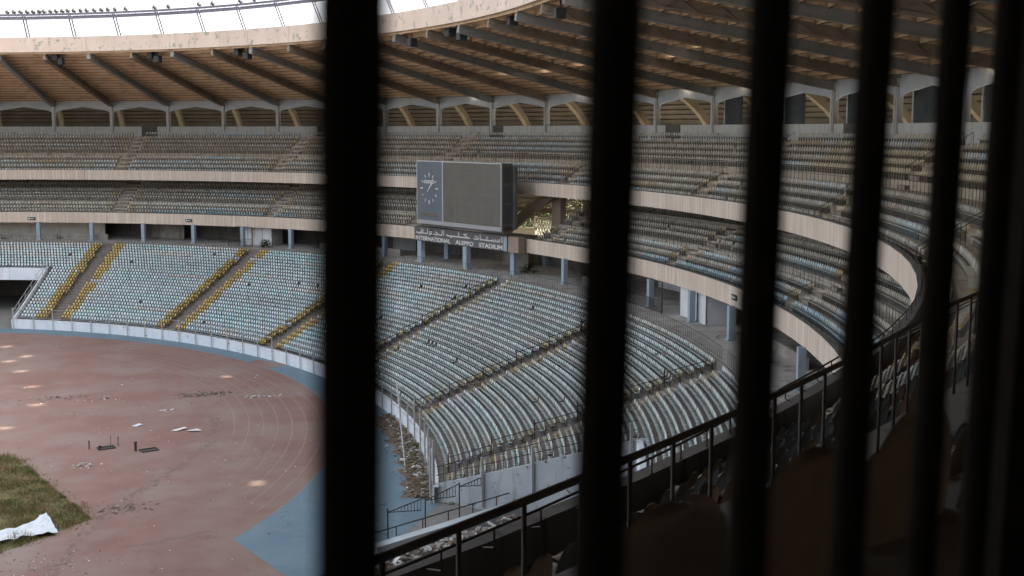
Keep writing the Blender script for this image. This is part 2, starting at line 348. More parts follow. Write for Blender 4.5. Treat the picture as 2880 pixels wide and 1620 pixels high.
# fascia bands: panels between joints
def fascia(name, R, z0, z1, th, joints, m):
    for a, bb in zip(joints[:-1], joints[1:]):
        g = -.02 / mps(R, a)
        MB().sweep([(R, z0), (R, z1), (R + th, z1), (R + th, z0)], srange(a + g, bb - g)).build(name, m, stand)
J = [SHI] + [72.7 - BAY * 3 * i + 8 for i in range(0, 12) if -96 < 72.7 - BAY * 3 * i + 8 < SHI] + [SLO]
fascia('fascia_band', 95.82, 11.86, 13.41, .26, J, M['pink'])
fascia('fascia_band', 97.80, 18.07, 19.52, .22, [j + 2.6 for j in J if j + 2.6 < SHI and j > -95] + [SLO], M['pink'])
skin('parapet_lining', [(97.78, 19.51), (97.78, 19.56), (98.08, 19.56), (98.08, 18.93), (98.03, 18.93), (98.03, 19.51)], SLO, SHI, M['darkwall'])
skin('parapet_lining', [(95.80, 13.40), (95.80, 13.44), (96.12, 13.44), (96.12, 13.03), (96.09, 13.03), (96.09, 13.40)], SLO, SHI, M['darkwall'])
# arcade: sill, columns, four-centred arches
skin('arcade_sill', [(114.72, 24.27), (114.72, 25.9), (115.2, 25.9), (115.2, 24.27)], SLO, SHI, M['arcadecol'])
for i, s_c in enumerate(COLS):
    n, t = out_dir(115, s_c); m = MB()
    m.box(P(114.85, s_c, (25.0 + 30.3) / 2), (.5, .62, 5.3), ax=(t, n, Vector((0, 0, 1))))
    m.box(P(114.5, s_c, 27.5), (.24, .12, 5.0), ax=(t, n, Vector((0, 0, 1))))
    m.build('arcade_column', M['arcadecol'], stand)
    if s_c > 12: continue
    m = MB(); m.box(P(117.6, s_c, 27.2), (.45, 2.3, 6.0), ax=(t, n, Vector((0, 0, 1)))); m.build('rear_pier', M['navy'], stand)
    MB().tube([P(115.9, s_c - .25, 24.3), P(115.9, s_c - .25, 29.9)], .06, 8).build('drain_pipe', M['bluewhite'], stand)
for s0, s1 in zip(COLS[:-1], COLS[1:]):
    m = MB(); ln = (P(115, s0, 0) - P(115, s1, 0)).length; e = .25 / ln
    us = [e, e + .015, e + .05, e + .11, .5, 1 - e - .11, 1 - e - .05, 1 - e - .015, 1 - e]
    zs = [27.95, 28.2, 28.38, 28.52, 29.0, 28.52, 28.38, 28.2, 27.95]
    def pt(u, z, R): 
        a = P(R, s0, z); bq = P(R, s1, z); return a + (bq - a) * u
    k = len(us); v = []
    for R in (114.75, 115.1):
        v += [pt(u, z, R) for u, z in zip(us, zs)] + [pt(u, 30.25, R) for u in us]
    f = []
    for j in range(k - 1):
        f += [(j, j + 1, k + j + 1, k + j), (2 * k + j, 2 * k + j + 1, 3 * k + j + 1, 3 * k + j), (j, j + 1, 2 * k + j + 1, 2 * k + j), (k + j, k + j + 1, 3 * k + j + 1, 3 * k + j)]
    m.add(v, f).build('arcade_arch', M['bluewhite'], stand)
# outer shell with ribs, closing the stand behind the arcade
SH = [(115.25, 30.36), (119, 30.5), (122.5, 29.0), (125.2, 26.6), (127, 23.5), (127.8, 20), (128, 12)]
def shell_pts():
    out = []
    for (a, b_), (c, d) in zip(SH[:-1], SH[1:]):
        nn = max(2, int(math.hypot(c - a, d - b_) / .75))
        out += [(a + (c - a) * q / nn, b_ + (d - b_) * q / nn) for q in range(nn)]
    return out + [SH[-1]]
sp = shell_pts(); step_p = []
for a, b_ in zip(sp[:-1], sp[1:]): step_p += [(a[0], a[1]), (b_[0] + .10, b_[1] + .12)]
for s0, s1 in zip(COLS[:-1], COLS[1:]):
    if s0 < GAP1 + 4 and s1 > GAP0 - 2: 
        q = [x for x in step_p if x[1] > 23]
    else: q = step_p
    MB().sweep(q, [s0, (s0 + s1) / 2, s1], closed=False).build('shell_panel', M['shell'], stand, fix=False)
for s_c in COLS:
    n, t = out_dir(118, s_c); rp = [(115.6, 30.2), (117.6, 29.9), (119.6, 29.1), (121.6, 27.8), (123.4, 26.1), (124.9, 23.9), (125.6, 21.5)]
    m = MB(); v = []; f = []
    for q, (R, z) in enumerate(rp):
        for du, dz in ((-.35, -.35), (.35, -.35), (.35, .35), (-.35, .35)):
            v.append(P(R, s_c, z) + t * du + Vector((0, 0, dz)) + n * (dz * .6))
    for q in range(len(rp) - 1):
        for kk in range(4): f.append((q * 4 + kk, q * 4 + (kk + 1) % 4, q * 4 + 4 + (kk + 1) % 4, q * 4 + 4 + kk))
    f += [(3, 2, 1, 0), tuple(len(rp) * 4 - 4 + k for k in range(4))]
    m.add(v, f).build('curved_rib', M['rib'], stand)
MB().sweep([(124.5, 24.2), (124.5, 25.2), (124.6, 25.2), (124.6, 24.2)], srange(SLO, SHI)).build('rear_parapet', M['darkwall'], stand)

# ------------------------------------------------------------------ roof
RR, RZ0, RZ1 = 82.57, 30.35, 36.1
def roof_z(R): return RZ0 + (115.3 - R) / (115.3 - RR) * (RZ1 - RZ0)
NST = 18; RS = [115.3 - (115.3 - RR - .3) * j / NST for j in range(NST + 1)]
SPOTS = [(30.0, 44.1), (32.1, 36.1), (30.5, 34.4), (33.4, 28.1), (33.9, 19.9), (33.9, 11.7), (33.2, 3.6), (52.2, -22.6), (51.6, -23.2), (57.8, 18.0), (57.2, 28.6)]
def inv(x, y):                                 # plan point -> (R, s)
    lo, hi = 40, 140
    for _ in range(40):
        mR = (lo + hi) / 2
        if math.hypot((x - EX) / (mR + KD), (y - EY) / mR) > 1: lo = mR
        else: hi = mR
    ph = math.degrees(math.atan2((y - EY) / lo, (x - EX) / (lo + KD))); s = ph
    for _ in range(20): s = ph + .1 * math.sin(rad(s)) * (115 - lo)
    return lo, s
NP = 8; holes = set()
def hole_at(x, y, z0):
    t = 20
    while t < 200:
        q = Vector((x, y, z0)) + SUN * t; R, s = inv(q.x, q.y)
        if R > RR and q.z > roof_z(R):
            best = None                        # the roof sheet, clear of the beams, whose light lands nearest that spot
            for i, (a, bq) in enumerate(zip(COLS[:-1], COLS[1:])):
                if not a + 3 >= s > bq - 3: continue
                for j in range(NST):
                    if abs(RS[j] - R) > 4: continue
                    for k in range(2, NP - 2):
                        Rm = (RS[j] + RS[j + 1]) / 2; c = P(Rm, a + (bq - a) * (k + .5) / NP, roof_z(RS[j]) - .17); tt = (c.z - z0) / SUN.z
                        d_ = (c.x - SUN.x * tt - x) ** 2 + (c.y - SUN.y * tt - y) ** 2
                        if best is None or d_ < best[0]: best = (d_, (i, j, k))
            if best: holes.add(best[1])
            return
        t += .15
for x, y in SPOTS: hole_at(x, y, 0)
hole_at(56.5, 62, 8.0); hole_at(57, 46, 5.0)
for _ in range(0): holes.add((random.randrange(5, 30), random.choice([2, 5, 10, 14, 15, 16]), random.randrange(NP)))
for i, (s0, s1) in enumerate(zip(COLS[:-1], COLS[1:])):
    m = MB()
    for j in range(NST):
        z = roof_z(RS[j]) ; z2 = roof_z(RS[j + 1])
        for k in range(NP):
            a = s0 + (s1 - s0) * k / NP; b_ = s0 + (s1 - s0) * (k + 1) / NP
            for f0, f1 in (((0, 1),) if (i, j, k) not in holes else ((0, .1), (.45, .53), (.92, 1))):
                Ra, Rb = RS[j] + (RS[j + 1] - RS[j]) * f0, RS[j] + (RS[j + 1] - RS[j]) * f1
                m.add([P(Ra, a, z - .34 * f0), P(Ra, b_, z - .34 * f0), P(Rb, b_, z - .34 * f1), P(Rb, a, z - .34 * f1)], [(0, 1, 2, 3)])
            m.add([P(RS[j + 1], a, z - .34), P(RS[j + 1], b_, z - .34), P(RS[j + 1], b_, z2), P(RS[j + 1], a, z2)], [(0, 1, 2, 3)])
    m.build('roof_panel', M['roofdeck'], stand, fix=False)
    m = MB()
    for j in range(1, NST):
        z = roof_z(RS[j - 1]) - .34
        m.bar(P(RS[j] + .05, s0, z - .03), P(RS[j] + .05, s1, z - .03), .07, .06)
    m.build('purlin_set', M['purlin'], stand)
for i, s_c in enumerate(COLS):
    m = MB(); n, t = out_dir(100, s_c)
    a = P(115.0, s_c, roof_z(115.0) - 1.0); b_ = P(RR + .35, s_c, roof_z(RR) - 1.0)
    if i % 2 == 0:
        m.bar(a, b_, .46, .78); m.bar(a - Vector((0, 0, .42)), b_ - Vector((0, 0, .42)), .60, .07)
        m.build('roof_beam', M['beam'], stand)
    else:
        m.bar(a, b_, .26, .62)
        for du in (-.21, .21):
            for dz in (.35, -.4):
                m.bar(a + t * du + Vector((0, 0, dz)), b_ + t * du + Vector((0, 0, dz)), .14, .14)
        for du in (-.21, .21):
            for q in range(24):
                u0, u1 = q / 24, (q + 1) / 24
                za, zb = (.35, -.4) if q % 2 else (-.4, .35)
                m.bar(a.lerp(b_, u0) + t * du + Vector((0, 0, za)), a.lerp(b_, u1) + t * du + Vector((0, 0, zb)), .07, .09)
        for q in range(25):
            c = a.lerp(b_, q / 24); m.bar(c - t * .21 + Vector((0, 0, -.4)), c + t * .21 + Vector((0, 0, -.4)), .06, .08)
        m.build('roof_truss', M['truss'], stand)
    m = MB(); m.box(P(114.6, s_c, 30.0), (.9, .9, .5), ax=(t, n, Vector((0, 0, 1)))).build('beam_seat', M['beam'], stand)
for a, bb in ((SLO, COLS[-1]), (COLS[0], SHI)):
    MB().sweep([(115.3, RZ0), (RR, RZ1), (RR, RZ1 + .1), (115.3, RZ0 + .1)], srange(a, bb)).build('roof_end', M['roofdeck'], stand)
    MB().sweep(SH, srange(a, bb), closed=False).build('shell_end', M['shell'], stand, fix=False)
    MB().sweep([(114.8, 29.2), (114.8, 30.3), (115.1, 30.3), (115.1, 29.2)], srange(a, bb)).build('arcade_end', M['bluewhite'], stand)
rimJ = [SHI] + [72.7 - BAY * 2 * i for i in range(-5, 17) if SLO < 72.7 - BAY * 2 * i < SHI] + [SLO]
fascia('roof_rim', RR - .2, 35.62, 37.55, .45, rimJ, M['rim'])

# ------------------------------------------------------------------ floodlight gantry on the rim
gan = empty('lighting_gantry', P(RR, 40, 37.5), 'pale steel lamp gantry leaning inward from the top of the roof rim', 'gantry')
GP = [69.0 + 5.48 * 3, 69 + 5.48 * 2, 69 + 5.48] + [69.0 - 5.48 * i for i in range(0, 18)]
m = MB()
for a, b_ in zip(GP[:-1], GP[1:]):
    for R, z in ((81, 40.35), (81.5, 40.05), (81.0, 39.85)):
        m.bar(P(R, a, z), P(R, b_, z), .16, .26)
    for q in range(6):
        c = a + (b_ - a) * q / 6; m.bar(P(81, c, 40.35), P(81.5, c, 40.05), .06, .06)
    m.hexa([P(80.9, a, 40.0), P(81.6, a, 40.0), P(81.6, b_, 40.0), P(80.9, b_, 40.0), P(80.9, a, 40.05), P(81.6, a, 40.05), P(81.6, b_, 40.05), P(80.9, b_, 40.05)])
m.build('walkway', M['gantry'], gan)
for a in GP:
    m = MB()
    for dd in (-.21, .21):
        e = dd / 1.3
        m.bar(P(82.5, a + e, 37.5), P(81.1, a + e, 40.2), .17, .17)
    m.build('post', M['gantry'], gan)
lamp_s = [67.77, 67.01, 66.26, 65.53, 64.84, 64.17, 63.54, 62.84, 62.11, 61.41, 60.73, 60.03, 59.28, 58.49, 57.61, 56.73, 55.94, 55.1, 53.74, 50.15, 48.38, 44.4, 42.68, 38.95, 37.03, 18.2]
def lamp_mesh():
    m = MB(); seg = 10
    prof = [(.0, -.30), (.12, -.28), (.26, -.12), (.30, .06), (.31, .14), (.27, .15), (.0, .12)]
    v = []; f = []
    for r, y in prof: v += [(r * math.cos(2 * math.pi * k / seg), y, .38 + r * math.sin(2 * math.pi * k / seg)) for k in range(seg)]
    for q in range(len(prof) - 1):
        for k in range(seg): f.append((q * seg + k, q * seg + (k + 1) % seg, (q + 1) * seg + (k + 1) % seg, (q + 1) * seg + k))
    m.add(v, f); m.bar((-.33, 0, .38), (-.33, 0, 0), .05); m.bar((.33, 0, .38), (.33, 0, 0), .05); m.bar((-.35, 0, .02), (.35, 0, .02), .06)
    return m.mesh('floodlight', M['lamp'])
lm = lamp_mesh()
for q, sl in enumerate(lamp_s):
    s_c = sl + .1 * math.sin(rad(sl)) * 34; n, t = out_dir(81, s_c)
    o = bpy.data.objects.new('floodlight', lm); col.objects.link(o); o.location = P(81, s_c, 40.43)
    o.rotation_euler = (random.uniform(-.3, .1), 0, math.atan2(t.y, t.x) + math.pi + random.uniform(-.5, .5))
    if q < 18: lab = f'small round floodlight on the gantry rail, {ORD[q]} of the close row counting from left'
    else: lab = ['lone floodlight just right of the close row on gantry rail', 'floodlight left of a pair midway along the gantry rail', 'squat floodlight right of a pair midway along gantry rail',
                 'left floodlight of the upper pair on the rising gantry rail', 'right floodlight of the upper pair on the rising gantry rail', 'floodlight near the cut off top end of the gantry rail, left one',
                 'floodlight near the cut off top end of the gantry rail, right one', 'floodlight on the gantry right of the thickest black bar'][q - 18]
    tag(o, lab, 'floodlight', 'floodlights along the roof gantry')
# loudspeaker boxes under the rim
for q, (sp_s, sz) in enumerate(((63.7, .8), (63.1, .6), (52.5, .8), (51.7, .9), (41.6, .8), (40.4, .8), (19.7, .9), (17.8, 1.0), (12.0, 1.1), (10.2, 1.0), (1.9, .9), (-6.9, .9))):
    s_c = sp_s + .1 * math.sin(rad(sp_s)) * 31; n, t = out_dir(84, s_c); zz = 35.0 if q % 2 == 0 else 34.5
    o = empty('loudspeaker', P(84, s_c, zz), ['left box of the loudspeaker pair nearest the left edge, under roof rim', 'right box of the loudspeaker pair nearest the left edge, under roof rim',
        'left box of the second loudspeaker pair under the left roof rim', 'right box of the second loudspeaker pair under the left roof rim', 'left box of the loudspeaker pair before the thickest bar, under roof rim', 'right box of the loudspeaker pair before the thickest bar, under roof rim',
        'left box of the loudspeaker pair just right of the thickest bar', 'right box of the loudspeaker pair just right of the thickest bar', 'left box of the loudspeaker pair above the scoreboard, under roof rim', 'right box of the loudspeaker pair above the scoreboard, under roof rim',
        'single loudspeaker under the roof rim before it leaves the picture', 'last loudspeaker under the roof before the second bar'][q], 'loudspeaker', 'loudspeakers under the roof rim')
    MB().box(P(84, s_c, zz), (sz, .7, .85), ax=(t, n, Vector((0, 0, 1)))).box(P(83.6, s_c, zz), (sz * .9, .12, .74), ax=(t, n, Vector((0, 0, 1)))).build('cabinet', M['black'], o)
    MB().bar(P(84, s_c, zz + .4), P(84, s_c, roof_z(84) - .15), .09).build('hanger', M['iron'], o)

# ------------------------------------------------------------------ ground, track, grass
def poly(name, pts, z, m, kind='structure', parent=None):
    me = bpy.data.meshes.new(name); me.from_pydata([(x, y, z) for x, y in pts], [], [list(range(len(pts)))]); me.materials.append(m); me.update()
    if me.polygons[0].normal.z < 0: me.flip_normals()
    o = link(name, me, parent); 
    if kind: o['kind'] = kind
    return o
poly('ground', [(-900, -900), (1200, -900), (1200, 1200), (-900, 1200)], 0, M['ground'])
TC = (0, 2.55); TR = 60.3
poly('soil_strip', [Pxy(72.3, s) for s in np.arange(2, -20.5, -1)] + [Pxy(70.2 + .35 * math.sin(s * 2.3), s) for s in np.arange(-20, 2.5, 1)], .012, M['trackdark'])
ring = [Pxy(72.3, s) for s in srange(LT_B, 95)]
poly('apron', [(-30, 66)] + ring + [(62.0, -31.5), (56.8, -38.5), (52, -46), (48, -52), (-30, -52)], .004, M['blue'])
disc = [(TC[0] + TR * math.cos(rad(a)), TC[1] + TR * math.sin(rad(a))) for a in range(-38, 91, 2)]
chute = [(47.8, -34.4), (49.9, -41.7), (53.5, -54), (20, -60), (-60, -60), (-60, 62.8)]
track = poly('running_track', disc + chute[::-1], .008, M['track'])
me = MB()
for k in range(0, 8):
    r = TR - 1.22 * k - .03; st = 1.0; a0, a1 = -34 + k * 1.6, 88
    aa = np.arange(a0, a1, st)
    for a in aa:
        if k > 3 and a < -12 - 0 and random.random() < .5: continue
        p4 = [(TC[0] + rr * math.cos(rad(b_)), TC[1] + rr * math.sin(rad(b_)), .012) for rr, b_ in ((r - .035, a), (r + .035, a), (r + .035, a + st), (r - .035, a + st))]
        me.add(p4, [(0, 1, 2, 3)])
lo = me.build('lane_lines', M['line'], track, fix=False)
poly('track_patch', [(56.0, 24.6), (57.0, 26.4), (60.1, 22.3), (57.8, 20.6)], .012, M['track'])
G0 = [(32.8, -8.1), (34.7, -10.6), (36.0, -15.7), (37.7, -21.4), (39.5, -27.2), (36.9, -29.8), (34.2, -32.4), (20, -42), (-20, -42), (-20, -2), (24, -3)]
Gp = []
for a, b_ in zip(G0, G0[1:] + G0[:1]):
    for q in range(8): Gp.append((a[0] + (b_[0] - a[0]) * q / 8 + random.uniform(-.25, .25), a[1] + (b_[1] - a[1]) * q / 8 + random.uniform(-.25, .25)))
poly('infield', Gp, .016, M['soil'])
def inside(x, y, pg):
    c = False; j = len(pg) - 1
    for i in range(len(pg)):
        if (pg[i][1] > y) != (pg[j][1] > y) and x < (pg[j][0] - pg[i][0]) * (y - pg[i][1]) / (pg[j][1] - pg[i][1]) + pg[i][0]: c = not c
        j = i
    return c
v = []; f = []
nb = 0
while nb < 52000:
    x, y = random.uniform(24, 41.5), random.uniform(-39, -2)
    ins = inside(x, y, G0)
    if not ins:
        if not any((x - gx) ** 2 + (y - gy) ** 2 < .5 for gx, gy in Gp) or random.random() < .8: continue
    n1 = mnz.noise((x * .55, y * .55, 2)); n2 = mnz.noise((x * .2, y * .2, 9))
    if n1 < -.32 and random.random() < .7: continue
    h = random.uniform(.04, .13) + max(0, n1 + .15) * .75 * random.random() + max(0, n2) * .3 * random.random(); h *= 1 if ins else .5
    a = random.uniform(0, 6.28); wd = random.uniform(.012, .035); lx, ly = random.gauss(0, .10), random.gauss(0, .10)
    o_ = len(v); v += [(x - wd * math.cos(a), y - wd * math.sin(a), .016), (x + wd * math.cos(a), y + wd * math.sin(a), .016), (x + lx, y + ly, .016 + h)]; f.append((o_, o_ + 1, o_ + 2)); nb += 1
me = bpy.data.meshes.new('grass'); me.from_pydata(v, [], f); me.materials.append(M['grass']); tag(link('grass', me), 'dry yellow green grass at the edge of the infield', 'grass', kind='stuff')
# dirt and dead weeds along the inner kerb of the lanes, litter specks
m = MB(); arc = [(49.2, 2.0), (49.9, -2.1), (49.4, -6), (47.9, -11.3), (45.9, -16.0), (43.9, -19.5), (42.1, -22.5), (40.2, -27), (38.6, -32), (37.4, -36), (37, -40)]
for a, b_ in zip(arc[:-1], arc[1:]):
    for q in range(46):
        u = random.random(); x = a[0] + (b_[0] - a[0]) * u + random.gauss(0, .28); y = a[1] + (b_[1] - a[1]) * u + random.gauss(0, .28)
        r = random.uniform(.08, .5) * random.random() + .04; an = random.uniform(0, 6.28); zz = .013 + random.random() * .006; st_ = random.uniform(.25, .6)
        ang = math.atan2(b_[1] - a[1], b_[0] - a[0]); pp = []
        for t in range(9):
            rr = r * random.uniform(.55, 1.15); ca, sa = math.cos(t * .698) * rr, math.sin(t * .698) * rr * st_
            pp.append((x + ca * math.cos(ang) - sa * math.sin(ang), y + ca * math.sin(ang) + sa * math.cos(ang), zz))
        m.add(pp, [tuple(range(9))])
tag(m.build('dirt', M['stain']), 'dark line of dirt and dead weeds along the inner lane edge', 'dirt', kind='stuff')
m = MB(); m2 = MB()
for q in range(330):
    x, y = random.uniform(30, 64), random.uniform(-46, 20)
    r = random.uniform(.025, .08) * (1 if random.random() < .9 else 2.0); an = random.uniform(0, 6.28)
    (m if random.random() < .5 else m2).add([(x + r * math.cos(an + t), y + r * .7 * math.sin(an + t), .016 + random.uniform(0, .02)) for t in (0, 1.6, 3.1, 4.7)] + [(x, y, .02 + r * .4)], [(0, 1, 4), (1, 2, 4), (2, 3, 4), (3, 0, 4)])
tag(m.build('litter', M['paper']), 'scattered pale litter specks on the running track', 'litter', kind='stuff')
tag(m2.build('litter', M['trackdark']), 'scattered dark litter specks on the running track', 'litter', kind='stuff')
def heap(name, cx, cy, n, sx, sy, size, m_, label, cat='debris', h=.25, kind=None, z0=0, rot=0):
    m = MB() if isinstance(m_, str) else None
    ms = [M[x] for x in ([m_] if isinstance(m_, str) else m_)]; m = MB()
    for q in range(n):
        g1, g2 = random.gauss(0, .5), random.gauss(0, .5); x = g1 * sx; y = g2 * sy
        x, y = cx + x * math.cos(rot) - y * math.sin(rot), cy + x * math.sin(rot) + y * math.cos(rot)
        r = size * random.uniform(.25, .85); an = random.uniform(0, 6.28); zz = z0 + h * math.exp(-2 * (g1 * g1 + g2 * g2)) * random.random()
        ax = Vector((math.cos(an), math.sin(an), random.uniform(-.35, .35))).normalized(); ay = ax.cross(Vector((0, 0, 1))).normalized(); az = ax.cross(ay)
        m.cur = random.randrange(len(ms))
        m.box((x, y, zz + .03), (r, r * random.uniform(.3, .9), r * random.uniform(.08, .35)), ax=(ax, ay, az))
    o = m.build(name, ms); return tag(o, label, cat, kind=kind or ('stuff' if n > 15 else None))
heap('debris_mound', 50.0, 9.4, 90, 3.2, 1.0, .34, ['trackdark', 'rubble'], 'dark mound of earth and weeds on track, largest far one', h=.35)
heap('paper_heap', 54.9, 6.8, 60, 1.6, .7, .26, ['paper', 'rubble'], 'scatter of white torn paper lying across the outer lanes', h=.12)
heap('paper_heap', 38.9, -13.6, 70, 1.0, .6, .2, ['paper', 'rubble'], 'rounded clump of white rubbish in front of the pits', h=.3)
heap('debris_mound', 41.6, -25.4, 110, 2.0, 1.3, .22, ['trackdark', 'rubble'], 'low dark earth mound at near end of the lane kerb', h=.22)
heap('debris_mound', 36.5, 12.5, 40, 3.5, 1.0, .28, ['trackdark', 'rubble'], 'long broken strip of torn track surface left of the pits', h=.1)
heap('debris_mound', 41.0, 10.6, 24, 2.0, .8, .26, ['trackdark', 'paper'], 'small dark clump with white scraps right of the torn strip', h=.15)
heap('paper_heap', 46.2, 3.6, 18, .9, .5, .26, ['paper'], 'small pile of white sheets left of the lane kerb', h=.12)
heap('debris_mound', 37.0, -35.5, 150, 3.2, 2.4, .12, ['trackdark', 'rubble', 'paper'], 'wide scatter of dark rubbish and shards by bottom edge', h=.12)
def slab(name, pts, z, th, m_, label, cat):
    n = len(pts); m = MB().add([(x, y, z + dz) for x, y, dz in pts] + [(x, y, z + dz + th) for x, y, dz in pts],
        [tuple(range(n))[::-1], tuple(range(n, 2 * n))] + [(i, (i + 1) % n, (i + 1) % n + n, i + n) for i in range(n)])
    return tag(m.build(name, M[m_]), label, cat)
slab('board_sheet', [(46.0, -4.3, 0), (47.1, -3.7, .08), (47.3, -4.2, .12), (46.4, -4.7, .03)], .02, .03, 'paper', 'pale broken board lying on track, left half of a pair', 'board')
slab('board_sheet', [(47.2, -5.0, .06), (48.1, -4.5, .03), (48.5, -5.1, 0), (47.7, -5.4, .1)], .02, .03, 'paper', 'pale curved board lying on track, right half of a pair', 'board')
slab('board_sheet', [(42.9, -1.6, 0), (43.5, -1.2, .08), (43.8, -1.5, .06), (43.2, -1.9, 0)], .02, .05, 'tarp', 'small bluish white panel lying alone behind the pits', 'board')
# tarp on the grass
tv = [(31.0, -31.6, .25), (34.1, -30.6, .28), (35.7, -30.1, .3), (37.4, -29.9, .3), (37.0, -28.2, .55), (36.7, -26.6, .75), (36.2, -27.4, .62), (35.7, -28.5, .45), (34.0, -28.9, .4), (31.0, -29.6, .4)]
m = MB(); ctr = Vector((35.4, -29.3, .5)); n = len(tv)
g = []
top = [(31.0, -29.7, .36), (33.0, -29.3, .40), (34.6, -28.9, .46), (35.7, -28.4, .52), (36.75, -26.9, .72)]; bot = [(31.0, -31.8, .2), (33.0, -31.1, .22), (34.6, -30.4, .24), (35.7, -30.1, .26), (37.45, -29.9, .28)]
NA, NB = 24, 9
for a in range(NA):
    u = a / (NA - 1) * 4; i0 = min(3, int(u)); fr = u - i0
    t_, o_ = Vector(top[i0]).lerp(Vector(top[i0 + 1]), fr), Vector(bot[i0]).lerp(Vector(bot[i0 + 1]), fr)
    for b_ in range(NB):
        q = b_ / (NB - 1); p = o_.lerp(t_, q); e_ = math.sin(q * math.pi)
        p.z += .07 * math.sin(q * 9 + a * .9) * e_ + random.gauss(0, .022) + .05 * math.sin(a * 1.3); p.x += random.gauss(0, .03); p.y += random.gauss(0, .03); g.append(p)
fs = [(a * NB + b_, a * NB + b_ + 1, (a + 1) * NB + b_ + 1, (a + 1) * NB + b_) for a in range(NA - 1) for b_ in range(NB - 1)]
m.add(g, fs); o = m.build('tarpaulin', M['tarp'], fix=True); mo = o.modifiers.new('thick', 'SOLIDIFY'); mo.thickness = .03
tag(o, 'crumpled white tarpaulin strip lying on the grass corner', 'tarpaulin')
# two open pits with pipes
def pit(name, cx, cy, w1, w2, rz, pipes, label):
    e = empty(name, (cx, cy, 0), label, 'pit')
    c, s = math.cos(rz), math.sin(rz); L_ = lambda x, y, z=0: (cx + x * c - y * s, cy + x * s + y * c, z)
    m = MB(); m.box(L_(0, 0, .012), (w1, w2, .02), rz=rz); m.build('opening', M['black'], e)  # flat black plate, its colour stands in for the shade inside the pit
    m = MB()
    for x, y, a, b_ in ((0, w2 / 2, w1 + .16, .08), (0, -w2 / 2, w1 + .16, .08), (w1 / 2 + .04, 0, .08, w2 - .08), (-w1 / 2 - .04, 0, .08, w2 - .08)):
        m.box(L_(x, y, .05), (a, b_, .08), rz=rz)
    m.build('frame', M['iron'], e)
    for x, y, h, r, k in pipes:
        p_ = MB(); p_.tube([L_(x, y, 0), L_(x, y, h)], r, 8); p_.tube([L_(x, y, h - .06), L_(x, y, h)], r * 1.5, 8)
        p_.build('pipe', M['iron' if k else 'brown'], e)
pit('open_pit', 40.7, -8.5, 1.2, .8, .2, [(-1.25, .35, .7, .05, 1), (-.55, -.3, .35, .09, 1), (.55, .9, .8, .045, 0), (1.0, .3, .75, .06, 0)], 'open black pit with four upright pipes on the track')
pit('open_pit', 43.9, -10.3, 1.2, .9, .25, [(-.95, .35, .75, .10, 1)], 'rusty open pit with one thick upright pipe on track')
# rubbish strip between the apron and the pitch wall on the right
m = MB(); ms = [M['rubble'], M['trackdark'], M['paper'], M['soil']]
for q in range(1300):
    sv = random.uniform(-20, 2); R = 72.2 - abs(random.gauss(0, .75)) - (.3 if sv < -8 else 0)
    if R < 69.4: continue
    p_ = P(R, sv, random.uniform(.02, .3) * (1 if R > 70.6 else .5)); r = random.uniform(.05, .32) * (1 if random.random() < .93 else 2.2); an = random.uniform(0, 6.28)
    ax = Vector((math.cos(an), math.sin(an), random.uniform(-.4, .4))).normalized(); ay = ax.cross(Vector((0, 0, 1))).normalized(); az = ax.cross(ay)
    m.cur = random.choice([0, 1, 1, 3, 3, 2 if random.random() < .35 else 0]); m.box(p_, (r, r * random.uniform(.2, .7), r * random.uniform(.06, .3)), ax=(ax, ay, az))
tag(m.build('rubble', ms), 'strip of rubbish and soil along foot of the pitch wall', 'rubble', kind='stuff')
m = MB(); pA = P(70.0, -15.2, .1); pB = P(70.6, -6.0, 4.4)
tag(MB().tube([(62.0, -21.6, .05), (62.6, -17.6, 3.2), (63.1, -14.8, 5.0)], .06).build('pole', M['greypost']), 'long steel pole leaning from the rubbish strip to the fence', 'pole')
heap('debris_mound', 62.3, -22.4, 60, 1.2, .5, .5, ['rubble', 'concrete'], 'low broken kerb stones at foot of the leaning pole', h=.1)

# ------------------------------------------------------------------ perimeter fence on the pitch wall
fen = empty('perimeter_fence', P(72.1, 25, 0), 'thin grey post and rail fence standing along the pitch wall', 'fence')
FS = [68.9 - 2.63 * 1.03 * i for i in range(0, 34)]
FS = [s for s in FS if s > LT_B - .2] + [LT_B]
for s in FS:
    h = 2.7 if s > -6 else 3.6
    MB().bar(P(72.1, s, 0), P(72.1, s, h), .10 if s > 0 else .12).build('post', M['greypost'], fen)
m = MB()
for a, b_ in zip(FS[:-1], FS[1:]):
    for z in (2.62, 1.45): 
        if z < 2 or a > 30 or random.random() < .7: m.bar(P(72.1, a, z), P(72.1, b_, z), .035)
m.build('rail', M['greypost'], fen)
# end-wall fence posts + rails on the right tunnel wall
fw = empty('tunnel_fence', P(75, LT_B, 0), 'tall grey posts and sloping rails on the end wall of the lower seats', 'fence')
def low_slope(R): return LZ0 + (R - LR0) / LT * LRISE
for R in (72.3, 75.6, 78.9, 82.1, 85.0):
    z = low_slope(R) + .42; MB().bar(P(R, s_end(R) - .3, max(0, z - 2.2) if R > 73 else 0), P(R, s_end(R) - .3, z + (3.2 if R < 73 else 1.25)), .16).build('post', M['greypost'], fw)
m = MB()
for dz in (.55, 1.15): m.bar(P(72.5, s_end(72.5) + .1, low_slope(72.5) + .42 + dz), P(85.4, s_end(85.4) + .1, low_slope(85.4) + .42 + dz), .05)
m.build('rail', M['iron'], fw)
for q in range(16):
    R = 73 + q * .8; MB().bar(P(R, s_end(R) + .1, low_slope(R) + .4), P(R, s_end(R) + .1, low_slope(R) + 1.57), .035).build('baluster', M['iron'], fw)
fw2 = empty('tunnel_fence', P(75, LT_A, 0), 'grey posts and rails on sloping wall of the far left tunnel', 'fence')
